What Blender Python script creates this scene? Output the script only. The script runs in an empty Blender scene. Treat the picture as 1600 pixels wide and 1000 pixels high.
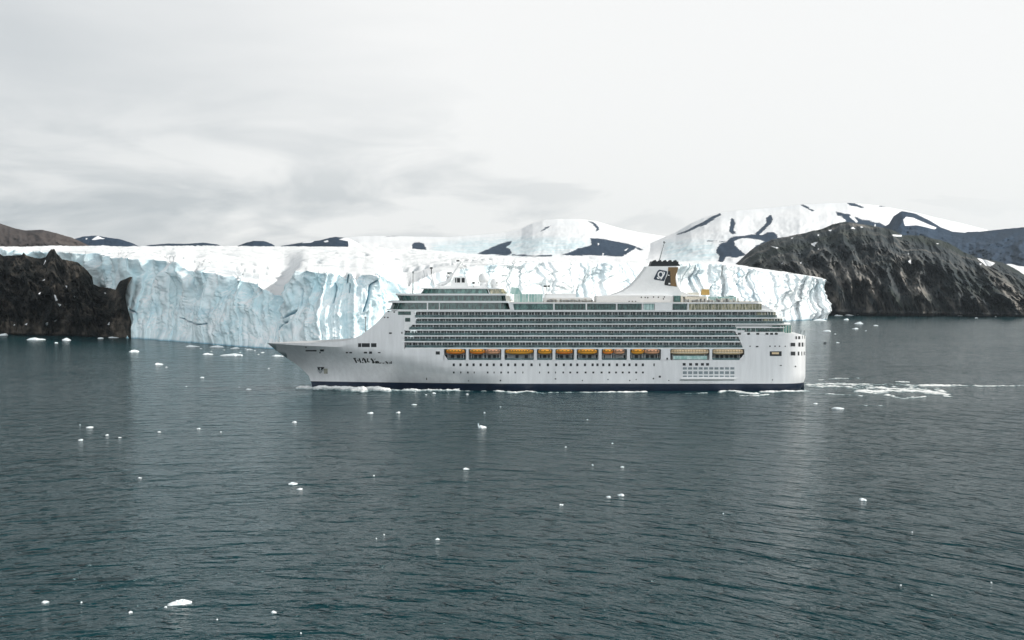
import bpy, math, random
import numpy as np
from mathutils import Vector
random.seed(7)
SC = bpy.context.scene
COL = SC.collection
RAD = math.radians

# ------------------------------------------------------------------ camera
F = 1900.0                       # focal length in pixels of the 1600 px wide photograph
HC = 49.0                        # camera height over the water
PITCH = math.atan(50 / F)
cam_d = bpy.data.cameras.new('camera')
cam = bpy.data.objects.new('camera', cam_d); COL.objects.link(cam)
cam.location = (0, 0, HC)
cam.rotation_euler = (math.pi / 2 - PITCH, 0, 0)
cam_d.sensor_width = 36; cam_d.lens = 36 * F / 1600
cam_d.clip_start = 1; cam_d.clip_end = 60000
SC.camera = cam

# ------------------------------------------------------------------ world
SUN_EL, SUN_AZ = RAD(31), RAD(0)         # azimuth measured from +X towards +Y
sun_dir = Vector((math.cos(SUN_EL) * math.cos(SUN_AZ), math.cos(SUN_EL) * math.sin(SUN_AZ), math.sin(SUN_EL)))
world = bpy.data.worlds.new("World"); SC.world = world
world.use_nodes = True
wt = world.node_tree; wt.nodes.clear()
def wn(t, **k):
    n = wt.nodes.new(t)
    for a, b in k.items(): setattr(n, a, b)
    return n
def wl(a, b): wt.links.new(a, b)
sky = wn('ShaderNodeTexSky', sky_type='NISHITA', sun_disc=False, sun_elevation=SUN_EL,
         sun_rotation=math.pi / 2 - SUN_AZ, altitude=50, air_density=1.0, dust_density=1.5)
tc = wn('ShaderNodeTexCoord')
mp = wn('ShaderNodeMapping'); mp.inputs['Scale'].default_value = (1.6, 1.6, 9.0); mp.inputs['Location'].default_value = (3.1, 0.4, 0.35)
wl(tc.outputs['Generated'], mp.inputs['Vector'])
n1 = wn('ShaderNodeTexNoise'); n1.inputs['Scale'].default_value = 1.7; n1.inputs['Detail'].default_value = 5; n1.inputs['Roughness'].default_value = 0.5
n1.inputs['Distortion'].default_value = 0.3
wl(mp.outputs[0], n1.inputs['Vector'])
dotn = wn('ShaderNodeVectorMath', operation='DOT_PRODUCT'); dotn.inputs[1].default_value = (0.80, 0.52, 0.30)
wl(tc.outputs['Generated'], dotn.inputs[0])
def wmath(op, a, b, clamp=False):
    m = wn('ShaderNodeMath', operation=op, use_clamp=clamp)
    for i, v in enumerate((a, b)):
        if v is None: continue
        if isinstance(v, (int, float)): m.inputs[i].default_value = v
        else: wl(v, m.inputs[i])
    return m.outputs[0]
# brighter towards the veiled sun on the right, greyer banks low on the left
mr = wn('ShaderNodeMapRange'); mr.inputs['From Min'].default_value = 0.24; mr.inputs['From Max'].default_value = 0.66
mr.inputs['To Min'].default_value = 0.0; mr.inputs['To Max'].default_value = 1.0
wl(dotn.outputs['Value'], mr.inputs['Value'])
bright = mr.outputs[0]
cr = wn('ShaderNodeValToRGB')
cr.color_ramp.elements[0].position = 0.36; cr.color_ramp.elements[0].color = (0, 0, 0, 1)
cr.color_ramp.elements[1].position = 0.62; cr.color_ramp.elements[1].color = (1, 1, 1, 1)
wl(n1.outputs['Fac'], cr.inputs['Fac'])
# layered grey banks: a second, finer noise breaks up their edges
mp2 = wn('ShaderNodeMapping'); mp2.inputs['Scale'].default_value = (4.5, 4.5, 16.0); mp2.inputs['Location'].default_value = (0.6, 1.7, 0.2)
wl(tc.outputs['Generated'], mp2.inputs['Vector'])
n2 = wn('ShaderNodeTexNoise'); n2.inputs['Scale'].default_value = 1.6; n2.inputs['Detail'].default_value = 6; n2.inputs['Roughness'].default_value = 0.55; n2.inputs['Distortion'].default_value = 0.5
wl(mp2.outputs[0], n2.inputs['Vector'])
cr2 = wn('ShaderNodeValToRGB'); cr2.color_ramp.elements[0].position = 0.40; cr2.color_ramp.elements[0].color = (0, 0, 0, 1)
cr2.color_ramp.elements[1].position = 0.60; cr2.color_ramp.elements[1].color = (1, 1, 1, 1)
wl(n2.outputs['Fac'], cr2.inputs['Fac'])
sepc = wn('ShaderNodeSeparateXYZ'); wl(tc.outputs['Generated'], sepc.inputs[0])
low = wn('ShaderNodeMapRange'); low.inputs['From Min'].default_value = 0.06; low.inputs['From Max'].default_value = 0.17
low.inputs['To Min'].default_value = 1.0; low.inputs['To Max'].default_value = 0.0
wl(sepc.outputs['Z'], low.inputs['Value'])
lumps = wmath('MULTIPLY', wmath('SUBTRACT', cr2.outputs['Color'], 0.6), low.outputs[0])
clouds = wmath('ADD', wmath('MULTIPLY', cr.outputs['Color'], 0.22), wmath('ADD', wmath('MULTIPLY', lumps, 0.75), 0.33))
fac = wmath('ADD', wmath('ADD', clouds, -0.03), wmath('MULTIPLY', bright, 0.95), True)
cmix = wn('ShaderNodeMixRGB'); cmix.inputs[1].default_value = (4.1, 4.4, 4.6, 1); cmix.inputs[2].default_value = (7.6, 7.6, 7.5, 1)
wl(fac, cmix.inputs[0])
smix = wn('ShaderNodeMixRGB'); smix.inputs[0].default_value = 0.94
wl(sky.outputs[0], smix.inputs[1]); wl(cmix.outputs[0], smix.inputs[2])
# added dimming of the unseen sky overhead, to darken the water's reflections
sep = wn('ShaderNodeSeparateXYZ'); wl(tc.outputs['Generated'], sep.inputs[0])
mz = wn('ShaderNodeMapRange'); mz.inputs['From Min'].default_value = 0.24; mz.inputs['From Max'].default_value = 0.36
mz.inputs['To Min'].default_value = 1.0; mz.inputs['To Max'].default_value = 0.12
wl(sep.outputs['Z'], mz.inputs['Value'])
# added fill: unseen sky behind the camera brightened for ship and ice walls
dk = wn('ShaderNodeVectorMath', operation='DOT_PRODUCT'); dk.inputs[1].default_value = (0.16, -0.93, 0.33)
wl(tc.outputs['Generated'], dk.inputs[0])
gain = wmath('ADD', mz.outputs[0], wmath('MULTIPLY', wmath('MAXIMUM', dk.outputs['Value'], 0.0), 1.7))
vm = wn('ShaderNodeVectorMath', operation='SCALE'); wl(smix.outputs[0], vm.inputs[0]); wl(gain, vm.inputs['Scale'])
bg = wn('ShaderNodeBackground'); bg.inputs['Strength'].default_value = 0.1
wl(vm.outputs[0], bg.inputs['Color'])
wo = wn('ShaderNodeOutputWorld'); wl(bg.outputs[0], wo.inputs['Surface'])

sun_l = bpy.data.lights.new('sun', 'SUN'); sun_l.energy = 3.0; sun_l.angle = RAD(2.0); sun_l.color = (1.0, 0.955, 0.88)
sun = bpy.data.objects.new('sun', sun_l); COL.objects.link(sun)
sun.location = (300, 0, 300)
sun.rotation_euler = (-sun_dir).to_track_quat('-Z', 'Y').to_euler()

SC.view_settings.view_transform = 'Standard'; SC.view_settings.look = 'None'
SC.view_settings.exposure = 0.4; SC.view_settings.gamma = 1.0
SC.render.engine = 'CYCLES'
SC.cycles.use_denoising = True
SC.cycles.max_bounces = 6; SC.cycles.diffuse_bounces = 2; SC.cycles.glossy_bounces = 3
SC.cycles.transmission_bounces = 3; SC.cycles.volume_bounces = 0; SC.cycles.transparent_max_bounces = 6

# ------------------------------------------------------------------ geometry of the view
TA = math.tan(PITCH)
def W(px, py, Y):
    """world point at depth Y for a place seen at (px, py) in the photograph (arrays allowed)"""
    u = (px - 800) / F; v = (py - 500) / F
    c, s = math.cos(PITCH), math.sin(PITCH)
    dy = c - v * s; dz = -s - v * c
    return u / dy * Y, Y, HC + dz / dy * Y
def G(px, py):
    u = (px - 800) / F; v = (py - 500) / F
    c, s = math.cos(PITCH), math.sin(PITCH)
    dy = c - v * s; dz = -s - v * c
    Y = -HC * dy / dz
    return u / dy * Y, Y
def project(x, y, z):
    c, s = math.cos(PITCH), math.sin(PITCH)
    d = y * c - (z - HC) * s; up = y * s + (z - HC) * c
    return 800 + F * x / d, 500 - F * up / d

# ------------------------------------------------------------------ numpy noise
_r = np.random.RandomState(11)
_perm = _r.permutation(512); _perm = np.concatenate([_perm, _perm])
_g = _r.normal(size=(512, 3)); _g /= np.linalg.norm(_g, axis=1)[:, None]
def noise(x, y, z=0.0):
    x, y, z = np.broadcast_arrays(np.asarray(x, float), np.asarray(y, float), np.asarray(z, float))
    xi, yi, zi = np.floor(x).astype(int), np.floor(y).astype(int), np.floor(z).astype(int)
    xf, yf, zf = x - xi, y - yi, z - zi
    u, v, w = [t * t * t * (t * (t * 6 - 15) + 10) for t in (xf, yf, zf)]
    def gr(a, b, c):
        h = _perm[(_perm[(_perm[(xi + a) & 511] + yi + b) & 511] + zi + c) & 511]
        g = _g[h]
        return g[..., 0] * (xf - a) + g[..., 1] * (yf - b) + g[..., 2] * (zf - c)
    def lp(a, b, t): return a + (b - a) * t
    return 1.5 * lp(lp(lp(gr(0, 0, 0), gr(1, 0, 0), u), lp(gr(0, 1, 0), gr(1, 1, 0), u), v),
                    lp(lp(gr(0, 0, 1), gr(1, 0, 1), u), lp(gr(0, 1, 1), gr(1, 1, 1), u), v), w)
def fbm(x, y, z=0.0, o=4, rough=0.5):
    s = 0; a = 1; f = 1.0
    for i in range(o):
        s = s + a * noise(x * f + 17 * i, y * f, z * f if not np.isscalar(z) else z + 5 * i); a *= rough; f *= 2.03
    return s
def ridged(x, y, z=0.0, o=4, rough=0.5):
    s = 0; a = 1; f = 1.0
    for i in range(o):
        s = s + a * (1 - 2 * np.abs(noise(x * f + 31 * i, y * f, z))); a *= rough; f *= 2.1
    return s
def lerp_pts(pts, x):
    p = np.array(pts, float)
    return np.interp(x, p[:, 0], p[:, 1])

# ------------------------------------------------------------------ materials
def new_mat(name):
    m = bpy.data.materials.new(name); m.use_nodes = True
    return m, m.node_tree, m.node_tree.nodes['Principled BSDF']
def setc(b, c, rough=0.6, **k):
    b.inputs['Base Color'].default_value = (*c, 1); b.inputs['Roughness'].default_value = rough
    for a, v in k.items(): b.inputs[a.replace('_', ' ')].default_value = v
def paint(name, c, rough=0.4, var=0.12, scale=0.25, stretch=(1, 1, 1), spec=0.4, bump=0.0, metal=0.0):
    """painted surface with a little mottling so no panel is perfectly flat"""
    m, t, b = new_mat(name)
    setc(b, c, rough); b.inputs['Metallic'].default_value = metal; b.inputs['Specular IOR Level'].default_value = spec
    tcn = t.nodes.new('ShaderNodeTexCoord'); mpn = t.nodes.new('ShaderNodeMapping'); mpn.inputs['Scale'].default_value = stretch
    n = t.nodes.new('ShaderNodeTexNoise'); n.inputs['Scale'].default_value = scale; n.inputs['Detail'].default_value = 6; n.inputs['Roughness'].default_value = 0.65
    r = t.nodes.new('ShaderNodeValToRGB')
    r.color_ramp.elements[0].position = 0.3; r.color_ramp.elements[1].position = 0.7
    r.color_ramp.elements[0].color = (*[max(0, v * (1 - var)) for v in c], 1)
    r.color_ramp.elements[1].color = (*[min(1, v * (1 + var * .6)) for v in c], 1)
    t.links.new(tcn.outputs['Object'], mpn.inputs[0]); t.links.new(mpn.outputs[0], n.inputs['Vector'])
    t.links.new(n.outputs['Fac'], r.inputs[0]); t.links.new(r.outputs[0], b.inputs['Base Color'])
    if bump:
        bp = t.nodes.new('ShaderNodeBump'); bp.inputs['Strength'].default_value = bump; bp.inputs['Distance'].default_value = 0.3
        t.links.new(n.outputs['Fac'], bp.inputs['Height']); t.links.new(bp.outputs[0], b.inputs['Normal'])
    return m
M = {}
M['hull'] = paint('hull_paint', (0.73, 0.74, 0.75), 0.50, 0.10, 0.5, (1, 1, .12), metal=.45)
M['white'] = paint('white_paint', (0.80, 0.81, 0.81), 0.4, 0.07, 0.4)
M['slab'] = paint('deck_edge_paint', (0.78, 0.80, 0.80), 0.45, 0.07, 0.3)
M['cream'] = paint('cream_paint', (0.74, 0.71, 0.62), 0.5, 0.1, 0.4)
M['navy'] = paint('boot_paint', (0.012, 0.022, 0.045), 0.35, 0.3, 0.2, (1, 1, .3))
M['dark'] = paint('dark_opening', (0.018, 0.022, 0.025), 0.6, 0.3, 0.6)
M['black'] = paint('black_paint', (0.012, 0.016, 0.018), 0.5, 0.3, 0.5)
M['grey'] = paint('grey_steel', (0.30, 0.33, 0.34), 0.5, 0.2, 0.6)
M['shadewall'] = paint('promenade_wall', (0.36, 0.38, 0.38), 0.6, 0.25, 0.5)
M['orange'] = paint('lifeboat_orange', (0.95, 0.27, 0.02), 0.4, 0.15, 0.7)
M['amber'] = paint('lifeboat_amber', (0.98, 0.42, 0.03), 0.4, 0.15, 0.7)
M['salmon'] = paint('faded_orange', (0.80, 0.42, 0.24), 0.5, 0.15, 0.7)
M['tan'] = paint('tan_canvas', (0.72, 0.55, 0.34), 0.6, 0.2, 0.9)
M['emblem'] = paint('emblem_navy', (0.012, 0.03, 0.055), 0.4, 0.2, 0.6)
M['brass'] = paint('funnel_bronze', (0.20, 0.12, 0.045), 0.45, 0.45, 1.1, (1, 1, 3))
M['teak'] = paint('deck_teak', (0.42, 0.35, 0.27), 0.7, 0.15, 0.3)
M['yellow'] = paint('yellow_plastic', (0.62, 0.40, 0.12), 0.4, 0.2, 0.8)
M['louvre'] = paint('grille_grey', (0.22, 0.27, 0.29), 0.5, 0.35, 0.9)

def glass_mat(name, c0, c1, scale, rough=0.12, st=(1, 1, 1), spec=0.7):
    """tinted ship glass: panes vary as curtains and rooms behind them do"""
    m, t, b = new_mat(name)
    tcn = t.nodes.new('ShaderNodeTexCoord'); mpn = t.nodes.new('ShaderNodeMapping'); mpn.inputs['Scale'].default_value = st
    v = t.nodes.new('ShaderNodeTexNoise'); v.inputs['Scale'].default_value = scale; v.inputs['Detail'].default_value = 3; v.inputs['Roughness'].default_value = .8
    r = t.nodes.new('ShaderNodeValToRGB')
    r.color_ramp.elements[0].position = 0.42; r.color_ramp.elements[1].position = 0.68
    r.color_ramp.elements[0].color = (*c0, 1); r.color_ramp.elements[1].color = (*c1, 1)
    t.links.new(tcn.outputs['Object'], mpn.inputs[0]); t.links.new(mpn.outputs[0], v.inputs['Vector'])
    t.links.new(v.outputs['Fac'], r.inputs[0]); t.links.new(r.outputs[0], b.inputs['Base Color'])
    b.inputs['Roughness'].default_value = rough; b.inputs['Specular IOR Level'].default_value = spec
    return m
M['glass'] = glass_mat('dark_green_glass', (0.006, 0.028, 0.027), (0.07, 0.17, 0.15), 0.6, st=(1.4, 1, .5))
M['glass_green'] = glass_mat('green_glass', (0.01, 0.06, 0.055), (0.12, 0.27, 0.24), 0.5, st=(1.2, 1, .5))
M['glass_pale'] = glass_mat('pale_glass', (0.25, 0.45, 0.42), (0.6, 0.74, 0.72), 0.4, st=(1, 1, .3))
M['cabin'] = glass_mat('cabin_glass', (0.005, 0.016, 0.019), (0.10, 0.14, 0.14), 0.55, st=(1.3, 1, 1.0), spec=.5)
M['beige_glass'] = glass_mat('beige_tint_glass', (0.10, 0.11, 0.06), (0.55, 0.50, 0.34), 0.5, st=(1.5, 1, .5))  # pane tone ranges from dark olive to beige
def rail_mat():
    m, t, b = new_mat('railing_glass')
    setc(b, (0.10, 0.22, 0.22), 0.1); b.inputs['Alpha'].default_value = 0.62
    b.inputs['Specular IOR Level'].default_value = 0.8
    n = t.nodes.new('ShaderNodeTexNoise'); n.inputs['Scale'].default_value = 0.35; n.inputs['Detail'].default_value = 4
    tcn = t.nodes.new('ShaderNodeTexCoord'); t.links.new(tcn.outputs['Object'], n.inputs['Vector'])
    r = t.nodes.new('ShaderNodeValToRGB'); r.color_ramp.elements[0].position = .35; r.color_ramp.elements[1].position = .7
    r.color_ramp.elements[0].color = (0.015, 0.06, 0.065, 1); r.color_ramp.elements[1].color = (0.13, 0.24, 0.25, 1)
    t.links.new(n.outputs['Fac'], r.inputs[0]); t.links.new(r.outputs[0], b.inputs['Base Color'])
    return m
M['rail'] = rail_mat()

def nnode(t, typ, **k):
    n = t.nodes.new(typ)
    for a, b in k.items(): setattr(n, a, b)
    return n
def ramp(t, src, stops):
    r = nnode(t, 'ShaderNodeValToRGB'); e = r.color_ramp.elements
    while len(e) < len(stops): e.new(0.5)
    for el, (p, c) in zip(e, stops): el.position = p; el.color = (*c, 1) if len(c) == 3 else c
    t.links.new(src, r.inputs[0]); return r.outputs[0]
def tnoise(t, scale, detail=5, rough=.6, st=(1, 1, 1), vec=None, rot=(0, 0, 0)):
    if vec is None: vec = nnode(t, 'ShaderNodeNewGeometry').outputs['Position']
    mpn = nnode(t, 'ShaderNodeMapping'); mpn.inputs['Scale'].default_value = st; mpn.inputs['Rotation'].default_value = rot
    t.links.new(vec, mpn.inputs[0])
    n = nnode(t, 'ShaderNodeTexNoise'); n.inputs['Scale'].default_value = scale; n.inputs['Detail'].default_value = detail; n.inputs['Roughness'].default_value = rough
    t.links.new(mpn.outputs[0], n.inputs['Vector']); return n.outputs['Fac']
def tmix(t, f, a, b, mode='MIX'):
    m = nnode(t, 'ShaderNodeMixRGB', blend_type=mode)
    for i, v in enumerate((f, a, b)):
        if isinstance(v, (int, float)): m.inputs[i].default_value = v
        elif isinstance(v, tuple): m.inputs[i].default_value = (*v, 1)
        else: t.links.new(v, m.inputs[i])
    return m.outputs[0]
def tmath(t, op, a, b=0.0, clamp=False):
    m = nnode(t, 'ShaderNodeMath', operation=op, use_clamp=clamp)
    for i, v in enumerate((a, b)):
        if isinstance(v, (int, float)): m.inputs[i].default_value = v
        else: t.links.new(v, m.inputs[i])
    return m.outputs[0]
def tbump(t, b, h, strength, dist):
    bp = nnode(t, 'ShaderNodeBump'); bp.inputs['Strength'].default_value = strength; bp.inputs['Distance'].default_value = dist
    t.links.new(h, bp.inputs['Height']); t.links.new(bp.outputs[0], b.inputs['Normal'])
def attr(t, name):
    a = nnode(t, 'ShaderNodeAttribute'); a.attribute_name = name; return a.outputs['Fac']

def ice_mat():
    m, t, b = new_mat('glacier_ice')
    geo = nnode(t, 'ShaderNodeNewGeometry')
    sp = nnode(t, 'ShaderNodeSeparateXYZ'); t.links.new(geo.outputs['True Normal'], sp.inputs[0])
    snowf = ramp(t, tmath(t, 'ADD', sp.outputs['Z'], tmath(t, 'MULTIPLY', tmath(t, 'SUBTRACT', tnoise(t, .08), .5), .35)), [(0.55, (0, 0, 0)), (0.85, (1, 1, 1))])
    ice = ramp(t, tnoise(t, 0.035, 7, .68, (1, 1, .7)), [(0.30, (0.52, 0.76, 0.83)), (0.50, (0.70, 0.85, 0.89)), (0.72, (0.85, 0.91, 0.93))])
    col = tmix(t, snowf, ice, (0.86, 0.885, 0.90))
    col = tmix(t, attr(t, 'snowy'), col, (0.86, 0.885, 0.90))
    col = tmix(t, attr(t, 'blue'), col, (0.10, 0.32, 0.44))
    col = tmix(t, tmath(t, 'MULTIPLY', attr(t, 'greyed'), 0.6), col, (0.50, 0.52, 0.54))  # greyer along crevasse lines and in random patches
    t.links.new(col, b.inputs['Base Color'])
    b.inputs['Roughness'].default_value = 0.75; b.inputs['Specular IOR Level'].default_value = 0.2
    tbump(t, b, tnoise(t, 0.35, 6, .7, (1, 1, .6)), 0.55, 1.2)
    return m
M['ice'] = ice_mat()
def rock_mat(name, dark, mid, light, scale, st=(1, 1, 1), rot=(0, 0, 0), snow=True, bumpd=3.0, green=None):
    m, t, b = new_mat(name)
    n = tnoise(t, scale, 8, .7, st, rot=rot)
    col = ramp(t, n, [(0.32, dark), (0.52, mid), (0.70, light)])
    big = tnoise(t, scale * .22, 3, .5)
    col = tmix(t, ramp(t, big, [(0.42, (0, 0, 0)), (0.58, (1, 1, 1))]), col, tmix(t, 0.6, col, dark))
    if green:
        col = tmix(t, ramp(t, tnoise(t, scale * .3, 4, .5, (1, 1.3, 1)), [(0.48, (0, 0, 0)), (0.62, (.8, .8, .8))]), col, green)
    tan_ = attr(t, 'tan')
    col = tmix(t, tmath(t, 'MULTIPLY', tan_, ramp(t, tnoise(t, scale * 1.5, 5), [(0.38, (0, 0, 0)), (0.6, (1, 1, 1))])), col, light)
    if snow:
        sf = attr(t, 'snow')
        edge = tmath(t, 'ADD', sf, tmath(t, 'MULTIPLY', tmath(t, 'SUBTRACT', tnoise(t, scale * 1.2, 6, .7), .5), .9))
        col = tmix(t, ramp(t, edge, [(0.46, (0, 0, 0)), (0.54, (1, 1, 1))]), col, (0.84, 0.86, 0.89))
    t.links.new(col, b.inputs['Base Color']); b.inputs['Roughness'].default_value = .9
    b.inputs['Specular IOR Level'].default_value = 0.15
    tbump(t, b, n, 0.7, bumpd)
    return m
M['rock_left'] = rock_mat('dark_cliff_rock', (0.004, 0.005, 0.005), (0.013, 0.014, 0.013), (0.13, 0.11, 0.09), 0.05, (1, 1, .55), (0, RAD(30), 0), bumpd=2.5)
M['rock_right'] = rock_mat('hill_rock', (0.018, 0.028, 0.034), (0.056, 0.064, 0.068), (0.26, 0.24, 0.215), 0.011, (1, 1, .85), (0, 0, 0), bumpd=11, green=(0.025, 0.033, 0.026))
M['rock_far'] = rock_mat('far_rock', (0.010, 0.026, 0.052), (0.018, 0.040, 0.075), (0.040, 0.060, 0.092), 0.008, bumpd=12)  # blue of the distant haze is put into this rock colour
M['rock_brown'] = rock_mat('brown_rock', (0.045, 0.04, 0.04), (0.075, 0.062, 0.058), (0.12, 0.10, 0.09), 0.006, bumpd=10)
def snowmtn_mat():
    m, t, b = new_mat('far_snow')
    col = ramp(t, tnoise(t, 0.002, 5, .6), [(0.3, (0.80, 0.83, 0.86)), (0.6, (0.87, 0.885, 0.90))])
    blue = tmath(t, 'MULTIPLY', attr(t, 'blue'), ramp(t, tnoise(t, 0.012, 6, .75, (1, 1, 2)), [(0.35, (0, 0, 0)), (0.65, (1, 1, 1))]))
    col = tmix(t, blue, col, (0.52, 0.70, 0.76))
    rk = tmath(t, 'ADD', attr(t, 'rock'), tmath(t, 'MULTIPLY', tmath(t, 'SUBTRACT', tnoise(t, 0.018, 6, .75), .5), 1.3))
    rc = ramp(t, tnoise(t, 0.01, 6, .7), [(0.3, (0.009, 0.026, 0.055)), (0.7, (0.030, 0.054, 0.090))])  # rock tone carries the blue of distance haze
    col = tmix(t, ramp(t, rk, [(0.46, (0, 0, 0)), (0.54, (1, 1, 1))]), col, rc)
    t.links.new(col, b.inputs['Base Color']); b.inputs['Roughness'].default_value = .9
    b.inputs['Specular IOR Level'].default_value = 0.1
    tbump(t, b, tnoise(t, 0.006, 5, .6), 0.4, 8)
    return m
M['snow'] = snowmtn_mat()
def floe_mat():
    m, t, b = new_mat('floating_ice')
    col = ramp(t, tnoise(t, 1.1, 5, .6), [(0.32, (0.62, 0.76, 0.80)), (0.55, (0.84, 0.87, 0.89))])
    t.links.new(col, b.inputs['Base Color']); b.inputs['Roughness'].default_value = .5
    tbump(t, b, tnoise(t, 3.0, 4), .4, .15)
    return m
M['floe'] = floe_mat()
M['dark_ice'] = paint('dark_wet_ice', (0.03, 0.035, 0.04), 0.4, 0.3, 1.2, bump=.3)
def foam_mat():
    m, t, b = new_mat('sea_foam')
    dn = attr(t, 'dens')
    n = tmath(t, 'SUBTRACT', tnoise(t, .40, 6, .8, (.6, .35, 1)), .5)
    k = tmath(t, 'ADD', dn, tmath(t, 'MULTIPLY', n, 1.5))
    col = ramp(t, k, [(0.25, (0.16, 0.33, 0.36)), (0.5, (0.60, 0.72, 0.74)), (0.75, (0.88, 0.90, 0.90))])
    al = ramp(t, k, [(0.14, (0, 0, 0)), (0.95, (1, 1, 1))])
    t.links.new(col, b.inputs['Base Color']); b.inputs['Roughness'].default_value = .7; t.links.new(al, b.inputs['Alpha'])
    return m
M['foam'] = foam_mat()
def water_mat():
    m, t, b = new_mat('sea_water')
    geo = nnode(t, 'ShaderNodeNewGeometry')
    pos = geo.outputs['Position']
    # wave trains ring the camera's own ship: polar style coordinates
    sp = nnode(t, 'ShaderNodeSeparateXYZ'); t.links.new(pos, sp.inputs[0])
    xs = tmath(t, 'ADD', sp.outputs['X'], 45.0)
    r2 = tmath(t, 'ADD', tmath(t, 'MULTIPLY', tmath(t, 'MULTIPLY', xs, xs), 1.7), tmath(t, 'MULTIPLY', sp.outputs['Y'], sp.outputs['Y']))
    R = tmath(t, 'SQRT', r2)
    cb = nnode(t, 'ShaderNodeCombineXYZ'); t.links.new(sp.outputs['X'], cb.inputs[0]); t.links.new(R, cb.inputs[1])
    v = cb.outputs[0]
    big = tnoise(t, 0.10, 2, .5, (.45, 1, 1), v)
    dash = ramp(t, tnoise(t, 1.0, 2, .5, (.19, .36, 1), v), [(0.60, (0, 0, 0)), (0.68, (1, 1, 1))])
    dash2 = ramp(t, tnoise(t, 1.0, 2, .5, (.42, .80, 1), v), [(0.60, (0, 0, 0)), (0.68, (1, 1, 1))])
    dash3 = ramp(t, tnoise(t, 1.0, 2, .5, (.07, .14, 1), v), [(0.50, (0, 0, 0)), (0.68, (1, 1, 1))])
    med = tnoise(t, 0.7, 3, .6, (.8, 1, 1), v)
    patch = ramp(t, tnoise(t, 0.012, 4, .55, (.5, 1, 1)), [(0.35, (.35, .35, .35)), (0.65, (1, 1, 1))])
    h = tmath(t, 'ADD', tmath(t, 'MULTIPLY', big, 0.7), tmath(t, 'ADD', tmath(t, 'MULTIPLY', dash, 0.95), tmath(t, 'MULTIPLY', dash2, 0.34)))
    h = tmath(t, 'ADD', h, tmath(t, 'MULTIPLY', dash3, 0.35))
    h = tmath(t, 'MULTIPLY', h, patch)
    h = tmath(t, 'ADD', h, tmath(t, 'MULTIPLY', med, 0.16))
    bp = nnode(t, 'ShaderNodeBump'); bp.inputs['Strength'].default_value = 1.0; bp.inputs['Distance'].default_value = 1.9
    t.links.new(h, bp.inputs['Height']); t.links.new(bp.outputs[0], b.inputs['Normal'])
    b.inputs['Base Color'].default_value = (0.001, 0.032, 0.040, 1)
    b.inputs['Roughness'].default_value = 0.15; b.inputs['IOR'].default_value = 1.33
    b.inputs['Specular IOR Level'].default_value = 0.24; b.inputs['Specular Tint'].default_value = (0.62, 0.92, 1.0, 1)
    return m
M['water'] = water_mat()

# ------------------------------------------------------------------ mesh builder
class MB:
    def __init__(s): s.v = []; s.f = []
    def poly(s, pts):
        b = len(s.v); s.v += [tuple(p) for p in pts]; s.f.append(tuple(range(b, b + len(pts))))
    def box(s, x0, x1, y0, y1, z0, z1):
        b = len(s.v)
        s.v += [(x, y, z) for z in (z0, z1) for x, y in ((x0, y0), (x1, y0), (x1, y1), (x0, y1))]
        s.f += [tuple(b + i for i in q) for q in ((3, 2, 1, 0), (4, 5, 6, 7), (0, 1, 5, 4), (1, 2, 6, 5), (2, 3, 7, 6), (3, 0, 4, 7))]
        return s
    def loft(s, rings, closed=True, caps=True):
        b = len(s.v); n = len(rings[0])
        for r in rings: s.v += [tuple(p) for p in r]
        for i in range(len(rings) - 1):
            for j in range(n if closed else n - 1):
                k = (j + 1) % n
                s.f.append((b + i * n + j, b + i * n + k, b + (i + 1) * n + k, b + (i + 1) * n + j))
        if caps:
            s.f.append(tuple(b + j for j in range(n))[::-1]); s.f.append(tuple(b + (len(rings) - 1) * n + j for j in range(n)))
        return s
    def prism(s, xz, y0, y1, y0b=None):
        """side-view polygon (x, z) extruded across the ship from y0 to y1"""
        return s.loft([[(x, y1, z) for x, z in xz], [(x, y0, z) for x, z in xz]])
    def tube(s, a, b, r0, r1=None, n=8):
        a, b = Vector(a), Vector(b); d = (b - a).normalized()
        u = d.orthogonal().normalized(); w = d.cross(u); r1 = r0 if r1 is None else r1
        return s.loft([[a + (u * math.cos(t) + w * math.sin(t)) * r0 for t in np.linspace(0, 2 * math.pi, n, endpoint=False)],
                       [b + (u * math.cos(t) + w * math.sin(t)) * r1 for t in np.linspace(0, 2 * math.pi, n, endpoint=False)]])
    def ball(s, c, r, n=14, m=9, sz=1.0):
        return s.loft([[(c[0] + r * math.sin(p) * math.cos(t), c[1] + r * math.sin(p) * math.sin(t), c[2] + r * sz * math.cos(p))
                 for t in np.linspace(0, 2 * math.pi, n, endpoint=False)] for p in np.linspace(math.pi * .985, 0.04, m)])
    def build(s, name, mat, parent=None, smooth=False):
        me = bpy.data.meshes.new(name); me.from_pydata(s.v, [], s.f); me.update()
        import bmesh
        bm = bmesh.new(); bm.from_mesh(me); bmesh.ops.recalc_face_normals(bm, faces=bm.faces); bm.to_mesh(me); bm.free()
        me.materials.append(M[mat] if isinstance(mat, str) else mat)
        if smooth: me.polygons.foreach_set('use_smooth', [True] * len(me.polygons))
        o = bpy.data.objects.new(name, me); COL.objects.link(o)
        if parent: o.parent = parent
        return o
def tag(o, label=None, cat=None, group=None, kind=None):
    for k, v in (('label', label), ('category', cat), ('group', group), ('kind', kind)):
        if v: o[k] = v
    return o
def empty(name, loc, rz=0):
    o = bpy.data.objects.new(name, None); COL.objects.link(o); o.location = loc; o.rotation_euler.z = rz
    o.empty_display_size = 1
    return o
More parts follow.
